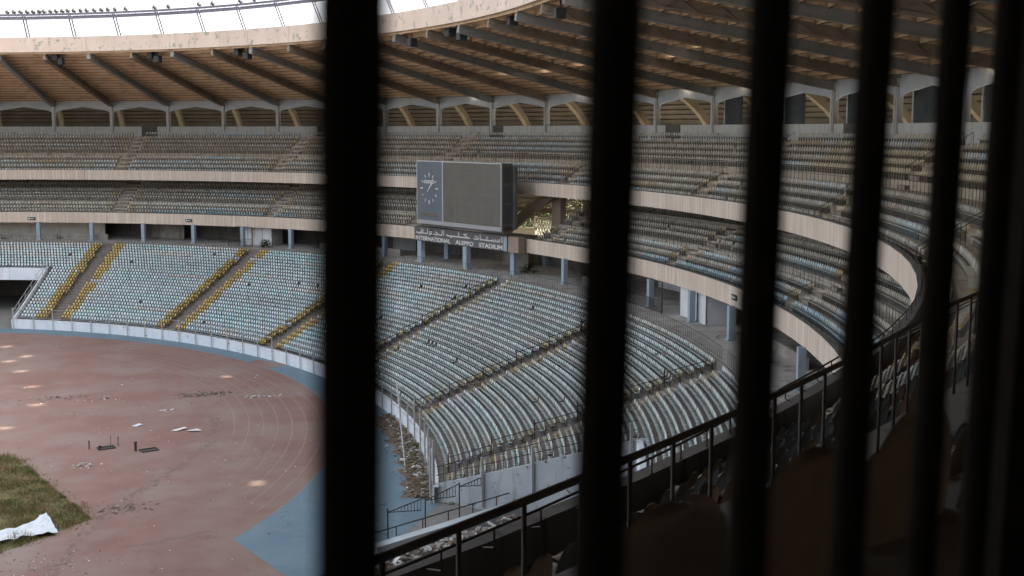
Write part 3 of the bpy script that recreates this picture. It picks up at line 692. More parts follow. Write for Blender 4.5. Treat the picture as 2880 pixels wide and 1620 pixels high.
for q in range(7):
    R = 72.5 + q * 2.2; MB().bar(P(R, LT_A + .1, low_slope(R) + .4), P(R, LT_A + .1, low_slope(R) + 1.5), .07).build('post', M['greypost'], fw2)
m = MB()
for dz in (.8, 1.45): m.bar(P(72.5, LT_A + .1, low_slope(72.5) + dz), P(85.7, LT_A + .1, low_slope(85.7) + dz), .05)
m.build('rail', M['greypost'], fw2)
# yard in the tunnel mouth: low white wall with rail, iron fence, rubble behind
wa, wb = Vector((55.2, -40.9, 0)), Vector((70.5, -33.4, 0)); d = (wb - wa).normalized()
wl = empty('yard_wall', wa, 'low bluish white wall crossing the tunnel mouth below the parapet', 'wall')
MB().bar(wa + Vector((0, 0, .45)), wb + Vector((0, 0, .45)), .7, .9).build('coping', M['bluewhite'], wl)
m = MB(); pn = Vector((-d.y, d.x, 0))
for q in range(9):
    c = wa.lerp(wb, q / 8); MB().bar(c + pn * .45 + Vector((0, 0, .9)), c + pn * .45 + Vector((0, 0, 1.5)), .06).build('post', M['iron'], wl)
m.bar(wa + pn * .45 + Vector((0, 0, 1.5)), wb + pn * .45 + Vector((0, 0, 1.5)), .06); m.build('rail', M['iron'], wl)
yf = empty('yard_fence', (57, -38.6, 0), 'thin iron fence with sagging top strips in front of the yard wall', 'fence')
yp = [Vector((56.6, -38.7, 0)), Vector((59.4, -37.1, 0)), Vector((62.3, -34.9, 0)), Vector((65.2, -33.2, 0)), Vector((68.2, -31.9, 0))]
for p_ in yp: MB().bar(p_, p_ + Vector((0, 0, 2.4)), .07).build('post', M['iron'], yf)
m = MB()
for a, b_ in zip(yp[:-1], yp[1:]):
    A, B = a + Vector((0, 0, 2.15)), b_ + Vector((0, 0, 2.35)); m.bar(A, B, .05); C_ = b_ + Vector((0, 0, 1.6)) - (b_ - a) * .12; m.bar(A, C_, .045)
    for q in range(2, 11): m.bar(A.lerp(B - (b_ - a) * .12, q / 10), A.lerp(C_, q / 10), .03)
m.build('top_strip', M['iron'], yf)
m = MB()
for q in range(700):
    x, y = random.uniform(52, 66), 0; y = -41.2 + (x - 55.2) * .49 - abs(random.gauss(0, 2.0)) - 1.0
    r = random.uniform(.15, .7); an = random.uniform(0, 6.28); zz = random.uniform(.05, .8)
    ax = Vector((math.cos(an), math.sin(an), random.uniform(-.6, .6))).normalized(); ay = ax.cross(Vector((0, 0, 1))).normalized(); az = ax.cross(ay)
    m.cur = random.choice([0, 0, 1, 2, 2, 3]); m.box((x, y, zz), (r, r * random.uniform(.3, .9), r * random.uniform(.05, .3)), ax=(ax, ay, az))
tag(m.build('rubble', [M['rubble'], M['trackdark'], M['paper'], M['concrete']]), 'heap of broken white rubble behind the low yard wall', 'rubble', kind='stuff')
tag(MB().bar((63.2, -30.2, .12), (74, -33.0, .12), .5, .24).build('kerb', M['concrete']), 'broken concrete kerb at foot of the tunnel end wall', 'kerb')
o = heap('debris_mound', 67.5, -32.8, 140, 6, .5, .5, ['rubble', 'concrete', 'soil'], 'line of earth and broken slabs below the tunnel end wall', h=.2, rot=-.25)

# ------------------------------------------------------------------ railings
def rail_run(name, label, cat, pts, h, spacing, rt, rp, mid=(), split=False, group=None, m_=None, bal=None):
    m_ = m_ or M['iron']; U = Vector((0, 0, 1)); pts = [Vector(p) for p in pts]
    L_ = [0]
    for a, b_ in zip(pts[:-1], pts[1:]): L_.append(L_[-1] + (b_ - a).length)
    def at(d):
        for i in range(len(pts) - 1):
            if d <= L_[i + 1] + 1e-6: return pts[i].lerp(pts[i + 1], (d - L_[i]) / (L_[i + 1] - L_[i]))
        return pts[-1].copy()
    n = max(1, round(L_[-1] / spacing)); posts = [at(L_[-1] * q / n) for q in range(n + 1)]
    top = MB(); top.tube([p + U * h for p in pts], rt, 8)
    for z in mid: top.tube([p + U * z for p in pts], rt * .7, 6)
    if split:
        e = empty(name, pts[0], label, cat, group); top.build('handrail', m_, e, smooth=False)
        for p in posts: MB().tube([p, p + U * h], rp, 6).build('post', m_, e)
        return e
    for p in posts: top.tube([p, p + U * h], rp, 5)
    return tag(top.build(name, m_), label, cat, group)
AIS = [64.0, 47.2, 30.3, 13.4, -2.4, -18.7, -35.0, -51.3]
LAIS = [64.0, 47.0, 30.3, 15.0, -2.4, -18.4]
AW = .78
PLACE = ['at far left edge of view', 'between the two left aisles', 'passing behind the thickest black bar', 'beside the scoreboard', 'between second and third black bars', 'between third and fourth black bars', 'right of the fourth black bar', 'on the near right curve', 'nearest the camera']
LPLACE = ['at far left edge of view', 'between the two left aisles', 'passing behind the thickest black bar', 'below the scoreboard', 'just left of the second black bar', 'between second and third black bars', 'near the third black bar']
APLACE = ['first aisle from left', 'aisle just left of the thickest bar', 'aisle above the scoreboard', 'aisle beside the second bar', 'aisle between third and fourth bars', 'aisle right of the fifth bar', 'aisle on near right curve', 'aisle nearest the camera']
def spans(ais, a, b):
    e = [a] + [x for x in ais if b < x < a] + [b]; return list(zip(e[:-1], e[1:]))
def arc(R, a, b, z, trim=.9):
    a2 = a - trim / mps(R, a); b2 = b + trim / mps(R, b); return [P(R, s, z) for s in srange(b2, a2)]
for q, (a, b_) in enumerate(spans(AIS, 84, -54)):
    near = q >= 6
    rail_run('walkway_railing', f'iron walkway railing across the upper tier {PLACE[q]}', 'railing', arc(102.5, a, b_, 21.32), 1.2, .75, .026, .018, mid=(.62,) if not near else (), split=near, group='upper walkway railings')
def near_R(s): return max(102.3, 103.61 - (s + 67.1) * .18) if s < -57 else 102.3
e = empty('walkway_railing', P(103, -60, 21.3), 'thick dark handrail on thin posts crossing in front of the near seats', 'railing', 'upper walkway railings')
sl = list(np.arange(-55.0, -76.1, -.75)); MB().tube([P(near_R(s), s + .35, 22.56) for s in sl], .034, 10).build('handrail', M['iron'], e, smooth=True)
s = -55.2
while s > -76: MB().tube([P(near_R(s), s + .35, 21.06), P(near_R(s), s + .35, 22.55)], .021, 8).build('post', M['iron'], e, smooth=True); s -= .45 if s < -59 else .5
for q, (a, b_) in enumerate(spans(AIS, 84, -54)):
    if a < GAP1 and b_ > GAP0 - 3: b_ = b_
    if b_ >= GAP1 or a <= GAP0: rail_run('walkway_railing', f'iron walkway railing across the middle tier {PLACE[q]}', 'railing', arc(99.3, a, b_, 14.41), 1.05, .8, .022, .016, mid=(.55,), group='middle walkway railings')
    elif a > GAP1: rail_run('walkway_railing', f'iron walkway railing across the middle tier {PLACE[q]}', 'railing', arc(99.3, a, GAP1, 14.41), 1.05, .8, .022, .016, mid=(.55,), group='middle walkway railings')
    rail_run('parapet_rail', f'thin iron rail on top of the upper pink band {PLACE[q]}', 'railing', [P(97.95, s, 19.5) for s in srange(b_, a)], .36, 1.5, .02, .014, split=q >= 6, group='rails on the upper band')
    rail_run('parapet_rail', f'thin iron rail on top of the lower pink band {PLACE[q]}', 'railing', [P(95.97, s, 13.4) for s in srange(b_, a)], .36, 1.5, .02, .014, group='rails on the lower band')
e = empty('parapet_rail', P(97.9, -60, 19.5), 'thin double dark rail on near parapet beyond the thick handrail', 'railing', 'rails on the upper band')
sl = list(np.arange(-54, -84, -1.3)); prR = lambda s: 97.75 + min(.8, max(0, (-56.5 - s) * .085)); MB().tube([P(prR(s), s, 19.87) for s in sl], .022, 8).build('handrail', M['iron'], e)
for s in np.arange(-54.4, -84, -.72): MB().tube([P(98.0, s, 19.5), P(prR(s), s, 19.60), P(prR(s), s, 19.87)], .016, 6).build('post', M['iron'], e)
# rail along the top of the lower tier
for q, (a, b_) in enumerate(spans(LAIS, 84, -36)):
    rail_run('concourse_railing', f'thin iron railing behind the last lower row {LPLACE[q]}', 'railing', arc(92.6, a, b_, CONC), .95, .55, .018, .013, mid=(.12,), group='railings behind the lower rows')
# aisle hand rails and steps
def steps(name, rowf, n, s, wd, rise, k0=0):
    m = MB(); nrm, t = out_dir(rowf(0)[0], s)
    for k in range(k0, n - 1):
        R, z = rowf(k + 1); hw = wd / 2 / mps(R, s)
        for dR, dz in ((.36, rise / 2),):
            c = P(R - dR / 2, s, z - rise + dz / 2); m.box(c, (wd, dR, dz), ax=(t, nrm, Vector((0, 0, 1))))
        c = P(R + .03, s, z + .012); m.box(c, (wd, .07, .03), ax=(t, nrm, Vector((0, 0, 1))))
    m.build(name, M['step'], stand)
for s in LAIS: steps('aisle_steps', low_row, LN + 1, s, 1.5, LRISE)
for s in AIS:
    steps('aisle_steps', up_row, 5, s, 1.4, .59); steps('aisle_steps', up_row, 10, s, 1.4, .59, 4)
    if not (GAP0 - .3 < s < GAP1): steps('aisle_steps', mid_row, 11, s, 1.4, .45)
for q, s in enumerate(LAIS):
    # the lower aisle rails step up in level sections between tall posts
    Rr = [73.4 + i * 3.05 for i in range(7)]; o_ = .95 / mps(80, s); m = MB()
    for a, b_ in zip(Rr[:-1], Rr[1:]):
        za, zb = low_slope(a), low_slope(b_); A = P(a, s + o_, za + 1.05); B = P(b_, s + o_, zb + 1.05 - .35)
        m.bar(A, B, .05); m.bar(P(a, s + o_, za + .6), P(b_, s + o_, zb + .3), .03)
        m.bar(P(a, s + o_, za), A + Vector((0, 0, .3)), .06)
        for i in range(1, 4): c = A.lerp(B, i / 4); m.bar(c, c - Vector((0, 0, 1.0)), .03)
    if q in (1, 3, 4, 5):
        tag(m.build('aisle_rail', M['iron']), ['', 'stepped dark handrail up the aisle left of the thickest black bar', '', 'stepped dark handrail up the long aisle below the scoreboard', 'tangled dark handrail along the littered middle aisle', 'dark handrail beside the last aisle before the near rail'][q], 'handrail', 'lower aisle handrails')
    else: tag(m.build('aisle_rail', M['iron']), ['dark handrail up the aisle beside the far left tunnel', '', 'dark handrail up the yellow edged aisle just left of the thickest bar', '', '', ''][q], 'handrail', 'lower aisle handrails')
for q, s in enumerate(AIS):
    for side in (-1, 1):
        for (k0, k1, nm) in ((0, 3, 'below'), (5, 9, 'above')):
            Ra, za = up_row(k0); Rb, zb = up_row(k1); o_ = side * .75 / mps(103, s)
            if side > 0 and q < 5 and nm == 'above': continue
            rail_run('aisle_rail', f'sloping {"left" if side > 0 else "right"} handrail {nm} upper walkway, {APLACE[q]}', 'handrail', [P(Ra + .2, s + o_, za), P(Rb + .2, s + o_, zb)], .9, 1.3, .02, .018, group='upper aisle handrails')
    if not (GAP0 - .3 < s < GAP1):
        o_ = .75 / mps(100, s); Ra, za = mid_row(0); Rb, zb = mid_row(2)
        rail_run('aisle_rail', f'short sloping handrail in middle tier, {APLACE[q]}', 'handrail', [P(Ra + .2, s + o_, za), P(Rb + .3, s + o_, zb)], .9, 1.0, .02, .018, group='middle aisle handrails')
    # low panels on the sill, dark colour painting the shade of door openings
    n, t = out_dir(114.7, s); MB().box(P(114.66, s, 25.1), (2.6, .16, 1.62), ax=(t, n, Vector((0, 0, 1)))).build('aisle_head', M['darkwall'], stand)

# ------------------------------------------------------------------ seats
def low_seat():
    arch = [(-.10, .46), (-.15, .62), (-.115, .755), (0, .80), (.115, .755), (.15, .62), (.10, .46)]
    v = []; f = []
    for dy in (0, .035):
        v += [(x, .10 + (z - .4) * .22 + dy - .25 * x * x, z) for x, z in arch]
    f += [tuple(range(7)), tuple(range(13, 6, -1))] + [(i, i + 7, (i + 1) % 7 + 7, (i + 1) % 7) for i in range(7)]
    o = len(v); v += [(x, y, z) for z in (.40, .44) for x, y in ((-.12, -.20), (.12, -.20), (.12, .12), (-.12, .12))]
    f += [tuple(o + i for i in q) for q in ((3, 2, 1, 0), (4, 5, 6, 7), (0, 1, 5, 4), (1, 2, 6, 5), (2, 3, 7, 6), (3, 0, 4, 7))]
    o = len(v); v += [(x, y, z) for z in (0, .375) for x, y in ((-.04, -.05), (.04, -.05), (.04, .08), (-.04, .08))]
    f += [tuple(o + i for i in q) for q in ((0, 1, 5, 4), (1, 2, 6, 5), (2, 3, 7, 6), (3, 0, 4, 7))]
    return np.array(v), f
SV, SF = low_seat()
from mathutils import noise as mnoise
def seat_col(tier, k, s, dA):
    c1 = mnoise.noise((s * .12 + 11 * k, k * .9, {'l': 0, 'm': 7, 'u': 19}[tier])); c2 = mnoise.noise((s * .35, k * .7, 40)); j = random.gauss(0, .02)
    if tier == 'l':
        if dA < AW + 1.75 and (s > 22 or random.random() < .6): c = random.choice([(.50, .36, .10), (.47, .345, .12), (.44, .34, .15)]) if s > 22 else random.choice([(.43, .38, .22), (.44, .42, .32), (.40, .34, .20)])
        elif c1 > .25: c = (.46, .63, .66)
        elif c1 < -.3: c = (.56, .57, .55)
        else: c = (.50, .60, .63)
        if c2 > .42: c = (.54, .57, .64)
        if s < 20 and dA > 2:
            c = tuple(a * .5 + b_ * .5 for a, b_ in zip(c, (.44, .46, .42)))
    else:
        if dA < AW + 1.5: c = random.choice([(.40, .32, .18), (.39, .345, .25), (.40, .37, .30)])
        elif c1 > .38: c = (.38, .465, .49)
        elif c1 > .24: c = random.choice([(.40, .45, .45), (.42, .42, .38)])
        elif c1 < -.48 and tier == 'u': c = (.38, .31, .19)
        elif c2 > .46: c = (.37, .30, .25)
        else: c = random.choice([(.40, .385, .33), (.42, .40, .35), (.37, .36, .31)])
        if tier == 'm' and k == 0 and (s < 2 or 44 < s < 62) and c1 > -.25: c = random.choice([(.26, .40, .50), (.30, .45, .46), (.38, .44, .46)])
        if tier == 'm' and k == 1 and s < -5 and c1 > .05: c = random.choice([(.28, .42, .50), (.38, .44, .46)])
        if tier == 'u' and k < 3 and c1 > -.1 and s > 8: c = random.choice([(.38, .48, .51), (.41, .47, .48), (.40, .42, .40)])
        if tier == 'u' and s < -8 and k > 4 and c2 < .3 and c1 < .25: c = (.40, .345, .235)
    f_ = 1.16 * (1 + random.gauss(0, .07) + .22 * mnoise.noise((s * .05, k * .25, 70)))
    return tuple(min(.85, max(.02, a * f_ + j)) for a in c)
FV0 = Vector((-math.sin(YAW), math.cos(YAW), 0)); RV0 = Vector((math.cos(YAW), math.sin(YAW), 0))
seats = []                                      # (tier, k, s, pos, normal, tangent, colour)
def fill(tier, k, R, z, s0, s1, ais, gap=None, off=.45):
    o_off = off; snapped = False
    s = s0
    if tier == 'u': _, sB = inv(*(CAM + RV0 * .451 + FV0 * 2.25).xy)
    while s > s1:
        off = (.96 if k == 8 else .75) if tier == 'u' and k > 4 and s < -57 else o_off
        st = (.52 if tier == 'u' and k == 8 and s < -57 else .452) / mps(R + off, s); s -= st
        if tier == 'u' and k == 8 and s < -57 and not snapped: s = sB + (round((s - sB) / st) + .5) * st; snapped = True
        dA = min(abs(s - a) for a in ais) * mps(R, s)
        if dA < AW + .22: continue
        if gap and gap[0] - .3 < s < gap[1] + .3: continue
        pm = .003 if s > 20 else .005
        if random.random() < pm and not (tier == 'u' and s < -50): continue
        if tier == 'u' and k < 4 and s < (-61.0, -62.3, -64.3, -66.3)[k]: continue
        if tier == 'u' and 4 < k < 9 and s < sB - 1.15 * st: continue
        if tier == 'u' and s < NEAR: z = up_row_near(k)[1]
        n, t = out_dir(R + off, s)
        seats.append((tier, k, s, P(R + off, s, z), n, t, seat_col(tier, k, s, dA)))
for k in range(LN):
    R, z = low_row(k)
    if k < TUN: fill('l', k, R, z, 68.7, s_end(R) + .35, LAIS, off=.40)
    else: fill('l', k, R, z, 90, -44, LAIS, off=.40)
for k in (0, 1, 2, 4, 5, 6, 8, 9):
    R, z = mid_row(k); fill('m', k, R, z, 90, -60, [a for a in AIS], (GAP0, GAP1))
for k in (0, 1, 2, 3, 5, 6, 7, 8, 9):
    R, z = up_row(k); fill('u', k, R, z, 90, -82 if k < 9 else -57, AIS)
print('seats', len(seats))
# which of them show largest in the picture: the nearest ones the lens can see
Fv = Vector((-math.sin(YAW), math.cos(YAW), 0)); Rv = Vector((math.cos(YAW), math.sin(YAW), 0)); Uv = Vector((0, 0, 1))
cp, sp_ = math.cos(PITCH), math.sin(PITCH)
def project(p):
    d = p - CAM; x, y, z = d.dot(Rv), d.dot(Fv), d.z
    dep = y * cp - z * sp_; up = y * sp_ + z * cp
    return (x / dep * 43 / 36 + .5, .5 - up / dep * 43 / 36 * 16 / 9, dep) if dep > .1 else (9, 9, -1)
bv, bf = [], []
for o in list(col.objects):
    if o.type == 'MESH' and o.parent == stand and o.name.split('.')[0] in ('upper_terrace', 'middle_terrace', 'lower_terrace', 'fascia_band', 'tunnel_wall', 'portal_beam'):
        k = len(bv); bv += [v.co[:] for v in o.data.vertices]; bf += [[i + k for i in pl.vertices] for pl in o.data.polygons]
def smat(n, t, p): return Matrix(((-t.x, n.x, 0, p.x), (-t.y, n.y, 0, p.y), (0, 0, 1, p.z), (0, 0, 0, 1)))
cand = []
for i, (tier, k, s, p, n, t, c) in enumerate(seats):
    u, v, dep = project(p + Vector((0, 0, .6)))
    if dep > 0 and -.06 < u < 1.05 and -.02 < v < 1.6:
        cand.append((dep, i))
cand.sort(); cand = cand[:2200]
for dep, i in cand:
    if dep > 75: break
    tier, k, s, p, n, t, c = seats[i]; mt = np.array(smat(n, t, p)); vv = SV @ mt[:3, :3].T + mt[:3, 3]
    q = len(bv); bv += [tuple(x) for x in vv]; bf += [[a + q for a in fc] for fc in SF]
bvh = BVHTree.FromPolygons(bv, bf)
picked = []
for dep, i in cand:
    tier, k, s, p, n, t, c = seats[i]; ok = 0
    for lx, ly, lz in ((0, .17, .80), (-.15, .16, .7), (.15, .16, .7), (0, .1, .55), (0, -.2, .43), (-.17, -.1, .43), (.17, -.1, .43)):
        w_ = p - t * lx + n * ly + Vector((0, 0, lz)); u, v, d_ = project(w_)
        if not (0 < u < .985 and 0 < v < 1): continue
        dr = w_ - CAM; h = bvh.ray_cast(CAM, dr.normalized())
        if h[0] is None or h[3] > dr.length - .09: ok += 1
    if ok >= 1: picked.append(i)
    if len(picked) >= 298: break
pset = set(picked); print('picked', len(picked), 'farthest', max((seats[i][3] - CAM).length for i in picked))
rest = [x for i, x in enumerate(seats) if i not in pset]
nv = len(SV); A = np.zeros((len(rest), 3, 3)); T = np.zeros((len(rest), 3)); C = np.zeros((len(rest), 3))
for i, (tier, k, s, p, n, t, c) in enumerate(rest):
    tl = random.gauss(0, .012); z_ = Vector((0, 0, 1)); jn = random.gauss(0, .02); n2 = n + t * jn; t2 = t - n * jn
    A[i, :, 0] = -t2; A[i, :, 1] = n2 + z_ * tl; A[i, :, 2] = z_ - n * tl; T[i] = p; C[i] = c
VV = np.einsum('nij,vj->nvi', A, SV) + T[:, None, :]
floops = np.concatenate([np.array(q) for q in SF]); flen = np.array([len(q) for q in SF]); nl = len(floops)
me = bpy.data.meshes.new('seats'); N_ = len(rest)
me.vertices.add(N_ * nv); me.vertices.foreach_set('co', VV.reshape(-1))
me.loops.add(N_ * nl); me.loops.foreach_set('vertex_index', (floops[None] + (np.arange(N_) * nv)[:, None]).reshape(-1))
me.polygons.add(N_ * len(SF)); me.polygons.foreach_set('loop_start', (np.concatenate([[0], np.cumsum(flen)[:-1]])[None] + (np.arange(N_) * nl)[:, None]).reshape(-1).astype(np.int32))
me.polygons.foreach_set('loop_total', np.tile(flen, N_).astype(np.int32))
me.update(calc_edges=True); me.validate()
at = me.color_attributes.new('tint', 'FLOAT_COLOR', 'POINT')
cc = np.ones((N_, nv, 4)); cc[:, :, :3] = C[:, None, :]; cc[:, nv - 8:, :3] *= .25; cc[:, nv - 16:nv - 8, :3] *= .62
at.data.foreach_set('color', cc.reshape(-1)); me.materials.append(M['seat'])
tag(link('stadium_seats', me), 'thousands of weathered plastic seats in rows on all three tiers', 'seats', kind='stuff')
# the individual seats: a moulded shell for those close by, the plain shape further off
def shell_seat(m_, big=False):
    bm = bmesh.new(); pr = [(-.30, .385), (-.285, .425), (-.18, .425), (-.04, .412), (.05, .412)]; hw = [.19, .20, .205, .21, .21]; g = []; nu = 13
    for q in range(11):
        th = q / 10 * math.pi / 2 * .985; pr.append((.10 + .09 * math.sin(th) ** .8, .43 + .38 * math.sin(th) ** .85)); hw.append(.21 * math.cos(th) ** .74)
    for (y, z), h in zip(pr, hw):
        g.append([bm.verts.new((h * u, y - (.045 if z > .43 and y > 0 else 0) * u * u + (.0), z + (.03 * u * u if y < .06 else 0))) for u in np.linspace(-1, 1, nu)])
    for a, b_ in zip(g[:-1], g[1:]):
        for i in range(nu - 1): bm.faces.new((a[i], a[i + 1], b_[i + 1], b_[i]))
    bmesh.ops.solidify(bm, geom=bm.faces[:], thickness=.026); bmesh.ops.recalc_face_normals(bm, faces=bm.faces)
    bmesh.ops.scale(bm, vec=(1.21, 1.0, 1.13) if big else (.98, 1.0, 1.0), verts=bm.verts); me = bpy.data.meshes.new('seat_shell'); bm.to_mesh(me); bm.free(); me.materials.append(m_); me.polygons.foreach_set('use_smooth', [True] * len(me.polygons)); return me
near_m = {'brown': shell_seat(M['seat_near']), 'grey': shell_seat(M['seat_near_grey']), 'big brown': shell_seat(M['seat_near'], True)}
mb = MB(); mb.box((0, .0, .2), (.09, .16, .38)); mb.box((0, -.02, .385), (.30, .30, .025)); br_me = mb.mesh('seat_bracket', M['bracket'])
lowm = {}
def low_mesh(c):
    key = tuple(round(x / .05) for x in c)
    if key not in lowm:
        me = bpy.data.meshes.new('stadium_seat'); me.from_pydata([tuple(x) for x in SV], [], SF); me.materials.append(M['seat'])
        a = me.color_attributes.new('tint', 'FLOAT_COLOR', 'POINT')
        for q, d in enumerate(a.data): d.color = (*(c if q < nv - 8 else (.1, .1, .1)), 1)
        me.update(); lowm[key] = me
    return lowm[key]
rows = {}
for i in picked: rows.setdefault(seats[i][:2], []).append(i)
def cname(c):
    r, g, b_ = c
    if b_ > r * 1.5: return 'blue'
    if r > b_ * 2: return 'yellow'
    if b_ > r * 1.15: return 'pale blue'
    if r > b_ * 1.4: return 'brown'
    return 'grey'
for (tier, k), lst in rows.items():
    lst.sort(key=lambda i: project(seats[i][3])[0])
    for q, i in enumerate(lst):
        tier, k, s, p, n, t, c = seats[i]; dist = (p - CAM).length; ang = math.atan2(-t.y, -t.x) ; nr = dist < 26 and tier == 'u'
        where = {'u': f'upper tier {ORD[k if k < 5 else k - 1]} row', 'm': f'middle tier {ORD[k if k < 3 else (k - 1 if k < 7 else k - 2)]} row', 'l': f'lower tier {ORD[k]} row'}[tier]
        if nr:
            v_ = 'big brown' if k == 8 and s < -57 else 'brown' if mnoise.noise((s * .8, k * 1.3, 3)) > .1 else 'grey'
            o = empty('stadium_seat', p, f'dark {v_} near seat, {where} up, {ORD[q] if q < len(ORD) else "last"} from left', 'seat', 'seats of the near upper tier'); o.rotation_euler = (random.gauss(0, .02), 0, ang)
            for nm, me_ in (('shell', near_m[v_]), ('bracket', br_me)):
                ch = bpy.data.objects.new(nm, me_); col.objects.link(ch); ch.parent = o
        else:
            o = bpy.data.objects.new('stadium_seat', low_mesh(c)); col.objects.link(o); o.location = p; o.rotation_euler = (random.gauss(0, .02), 0, ang)
            tag(o, f'{cname(c)} weathered seat, {where} from the front, {ORD[q] if q < len(ORD) else str(q)} shown from left', 'seat', 'seats seen singly on the far tiers')

# ------------------------------------------------------------------ scoreboard and name sign
def frame_of(R, phl, phr, z0):
    def pt(ph):
        a = rad(ph); return Vector((EX + (R + KD) * math.cos(a), EY + R * math.sin(a), z0))
    a, b_ = pt(phl), pt(phr); ux = (b_ - a).normalized(); n = ux.cross(Vector((0, 0, 1))); return a, ux, n, (b_ - a).length
def text_me(body, size, m_, ext=.02, off=.0, spacing=1.0):
    cu = bpy.data.curves.new('text', 'FONT'); cu.body = body; cu.size = size; cu.extrude = ext; cu.offset = off; cu.space_character = spacing
    o = bpy.data.objects.new('text_tmp', cu); col.objects.link(o); dg = bpy.context.evaluated_depsgraph_get()
    me = bpy.data.meshes.new_from_object(o.evaluated_get(dg)); bpy.data.objects.remove(o); me.materials.clear(); me.materials.append(m_); return me
A0, UX, NN, BW = frame_of(93.2, 26.05, 15.4, 14.2); BH = 21.72 - 14.2; UZ = Vector((0, 0, 1))
def bp(u, v, d=0): return A0 + UX * u + UZ * v + NN * d
sb = empty('scoreboard', bp(BW / 2, 0, -1), 'large grey scoreboard with a clock panel and blank display screen', 'scoreboard')
def bbox(name, u0, u1, v0, v1, d0, d1, m_, parent=sb): return MB().box(bp((u0 + u1) / 2, (v0 + v1) / 2, (d0 + d1) / 2), (u1 - u0, abs(d1 - d0), v1 - v0), ax=(UX, NN, UZ)).build(name, m_, parent)
bbox('cabinet', .06, BW - .06, .45, BH - .06, -1.55, -.06, M['cabinet'])
DV = BW * .325
m = MB()
for q in range(1, 9): u = DV + .2 + (BW - DV - .4) * q / 9; m.box(bp(u, BH / 2 + .2, -.006), (.035, .012, BH - .7), ax=(UX, NN, UZ))
for q in range(1, 6): v = .5 + (BH - .6) * q / 6; m.box(bp((DV + BW) / 2, v, -.004), (BW - DV - .3, .012, .035), ax=(UX, NN, UZ))
m.build('module_seams', M['board'], sb)
ck = bbox('clock_panel', .12, DV - .09, .5, BH - .12, -.06, .0, M['board']); ds = bbox('display', DV + .09, BW - .12, .5, BH - .12, -.06, -.01, M['screen'])
m = MB()
for u0, u1, v0, v1 in ((0, BW, BH - .12, BH), (0, .12, .5, BH - .12), (BW - .12, BW, .5, BH - .12), (DV - .09, DV + .09, .5, BH - .12)):
    m.box(bp((u0 + u1) / 2, (v0 + v1) / 2, -.02), (u1 - u0, .12, v1 - v0), ax=(UX, NN, UZ))
m.build('frame', M['white'], sb)
m = MB(); nb_ = 78
for q in range(nb_): u = BW * (q + .5) / nb_; m.box(bp(u, .24, .0), (BW / nb_ * .62, .14, .46), ax=(UX, NN, UZ))
m.box(bp(BW / 2, .24, -.1), (BW - .05, .06, .40), ax=(UX, NN, UZ)); m.build('louvre_strip', M['white'], sb)
m = MB()
for v0, v1 in ((.8, 2.9), (3.2, 5.0), (5.3, 7.1)): m.box(bp(BW - .03, (v0 + v1) / 2, -.82), (.06, 1.0, v1 - v0), ax=(UX, NN, UZ))
m.build('side_vent', M['vent'], sb)
bbox('rear_box', BW - .9, BW + .25, .2, BH - .4, -2.0, -1.6, M['cabinet'])
bbox('base_beam', .2, BW - .2, -.28, -.02, -1.5, -.5, M['cabinet'])
CX, CY = DV * .49, BH * .565
for h in range(12):
    a = rad(30 * h); r = 1.62; big = h % 3 == 0; lx, ly = math.sin(a), math.cos(a); c = bp(CX + lx * r, CY + ly * r, .03)
    ra = (UX * lx + UZ * ly); ta = (UX * ly - UZ * lx)
    MB().box(c, (.46 if big else .36, .05, .17 if big else .12), ax=(ra, NN, ta)).build('hour_marker', M['letter'], ck)
for nm, ang, l0, l1, wd in (('minute_hand', 38, -.5, 1.45, .10), ('hour_hand', 47, -.3, 1.0, .13)):
    a = rad(ang); ra = UX * math.sin(a) + UZ * math.cos(a); ta = UX * math.cos(a) - UZ * math.sin(a)
    MB().box(bp(CX, CY, .07 if wd < .12 else .045) + ra * ((l0 + l1) / 2), (l1 - l0, .02, wd), ax=(ra, NN, ta)).build(nm, M['letter'], ck)
def put_text(body, size, base, ux, uz, nn, parent, name, m_, width=None, **kw):
    me = text_me(body, size, m_, **kw); xs = [v.co.x for v in me.vertices]; sc = (width / (max(xs) - min(xs))) if width else 1
    for v in me.vertices: v.co = base + ux * ((v.co.x - min(xs)) * sc) + uz * v.co.y + nn * v.co.z
    me.update(); return link(name, me, parent)
put_text('ODECO', .52, bp(CX - 1.1, CY + .6, .03), UX, UZ, NN, ck, 'lettering', M['letter'], width=2.2, off=.016)
bbox('maker_plate', DV * .16, DV * .8, .85, 1.3, .0, .02, M['screen'], ck)
S0, SX, SN, SW = frame_of(94.3, 27.25, 15.75, 11.92); SHT = 1.72
def sp3(u, v, d=0): return S0 + SX * u + UZ * v + SN * d
sg = empty('name_sign', sp3(SW / 2, 0, -.5), 'long dark stadium name sign under the scoreboard in two scripts', 'sign')
MB().box(sp3(SW / 2, SHT / 2, -.45), (SW, .9, SHT), ax=(SX, SN, UZ)).build('panel', M['signface'], sg)
MB().box(sp3(SW - .3, SHT / 2 - .02, .02), (.6, .06, SHT - .1), ax=(SX, SN, UZ)).build('end_panel', M['bluecol'], sg)
MB().box(sp3(SW / 2, SHT - .05, .03), (SW + .1, .1, .12), ax=(SX, SN, UZ)).build('top_trim', M['cabinet'], sg)
MB().box(sp3(SW / 2, SHT + .2, -.8), (SW - 1, .12, .2), ax=(SX, SN, UZ)).build('rear_beam', M['cabinet'], sg)
MB().box(S0 + SX * (SW + .95) - SN * .55 + UZ * (SHT / 2 - .04), (1.86, .9, SHT + .02), ax=(SX, SN, UZ)).build('side_block', M['brown'], sg)
K = SW / 1160.0
for wd_, x0, x1 in (('INTERNATIONAL', 22, 480), ('ALEPPO', 545, 765), ('STADIUM', 835, 1110)):
    put_text(wd_, .66, sp3(x0 * K, .14, .02), SX, UZ, SN, sg, 'lettering', M['letter'], width=(x1 - x0) * K, off=.016, ext=.03)
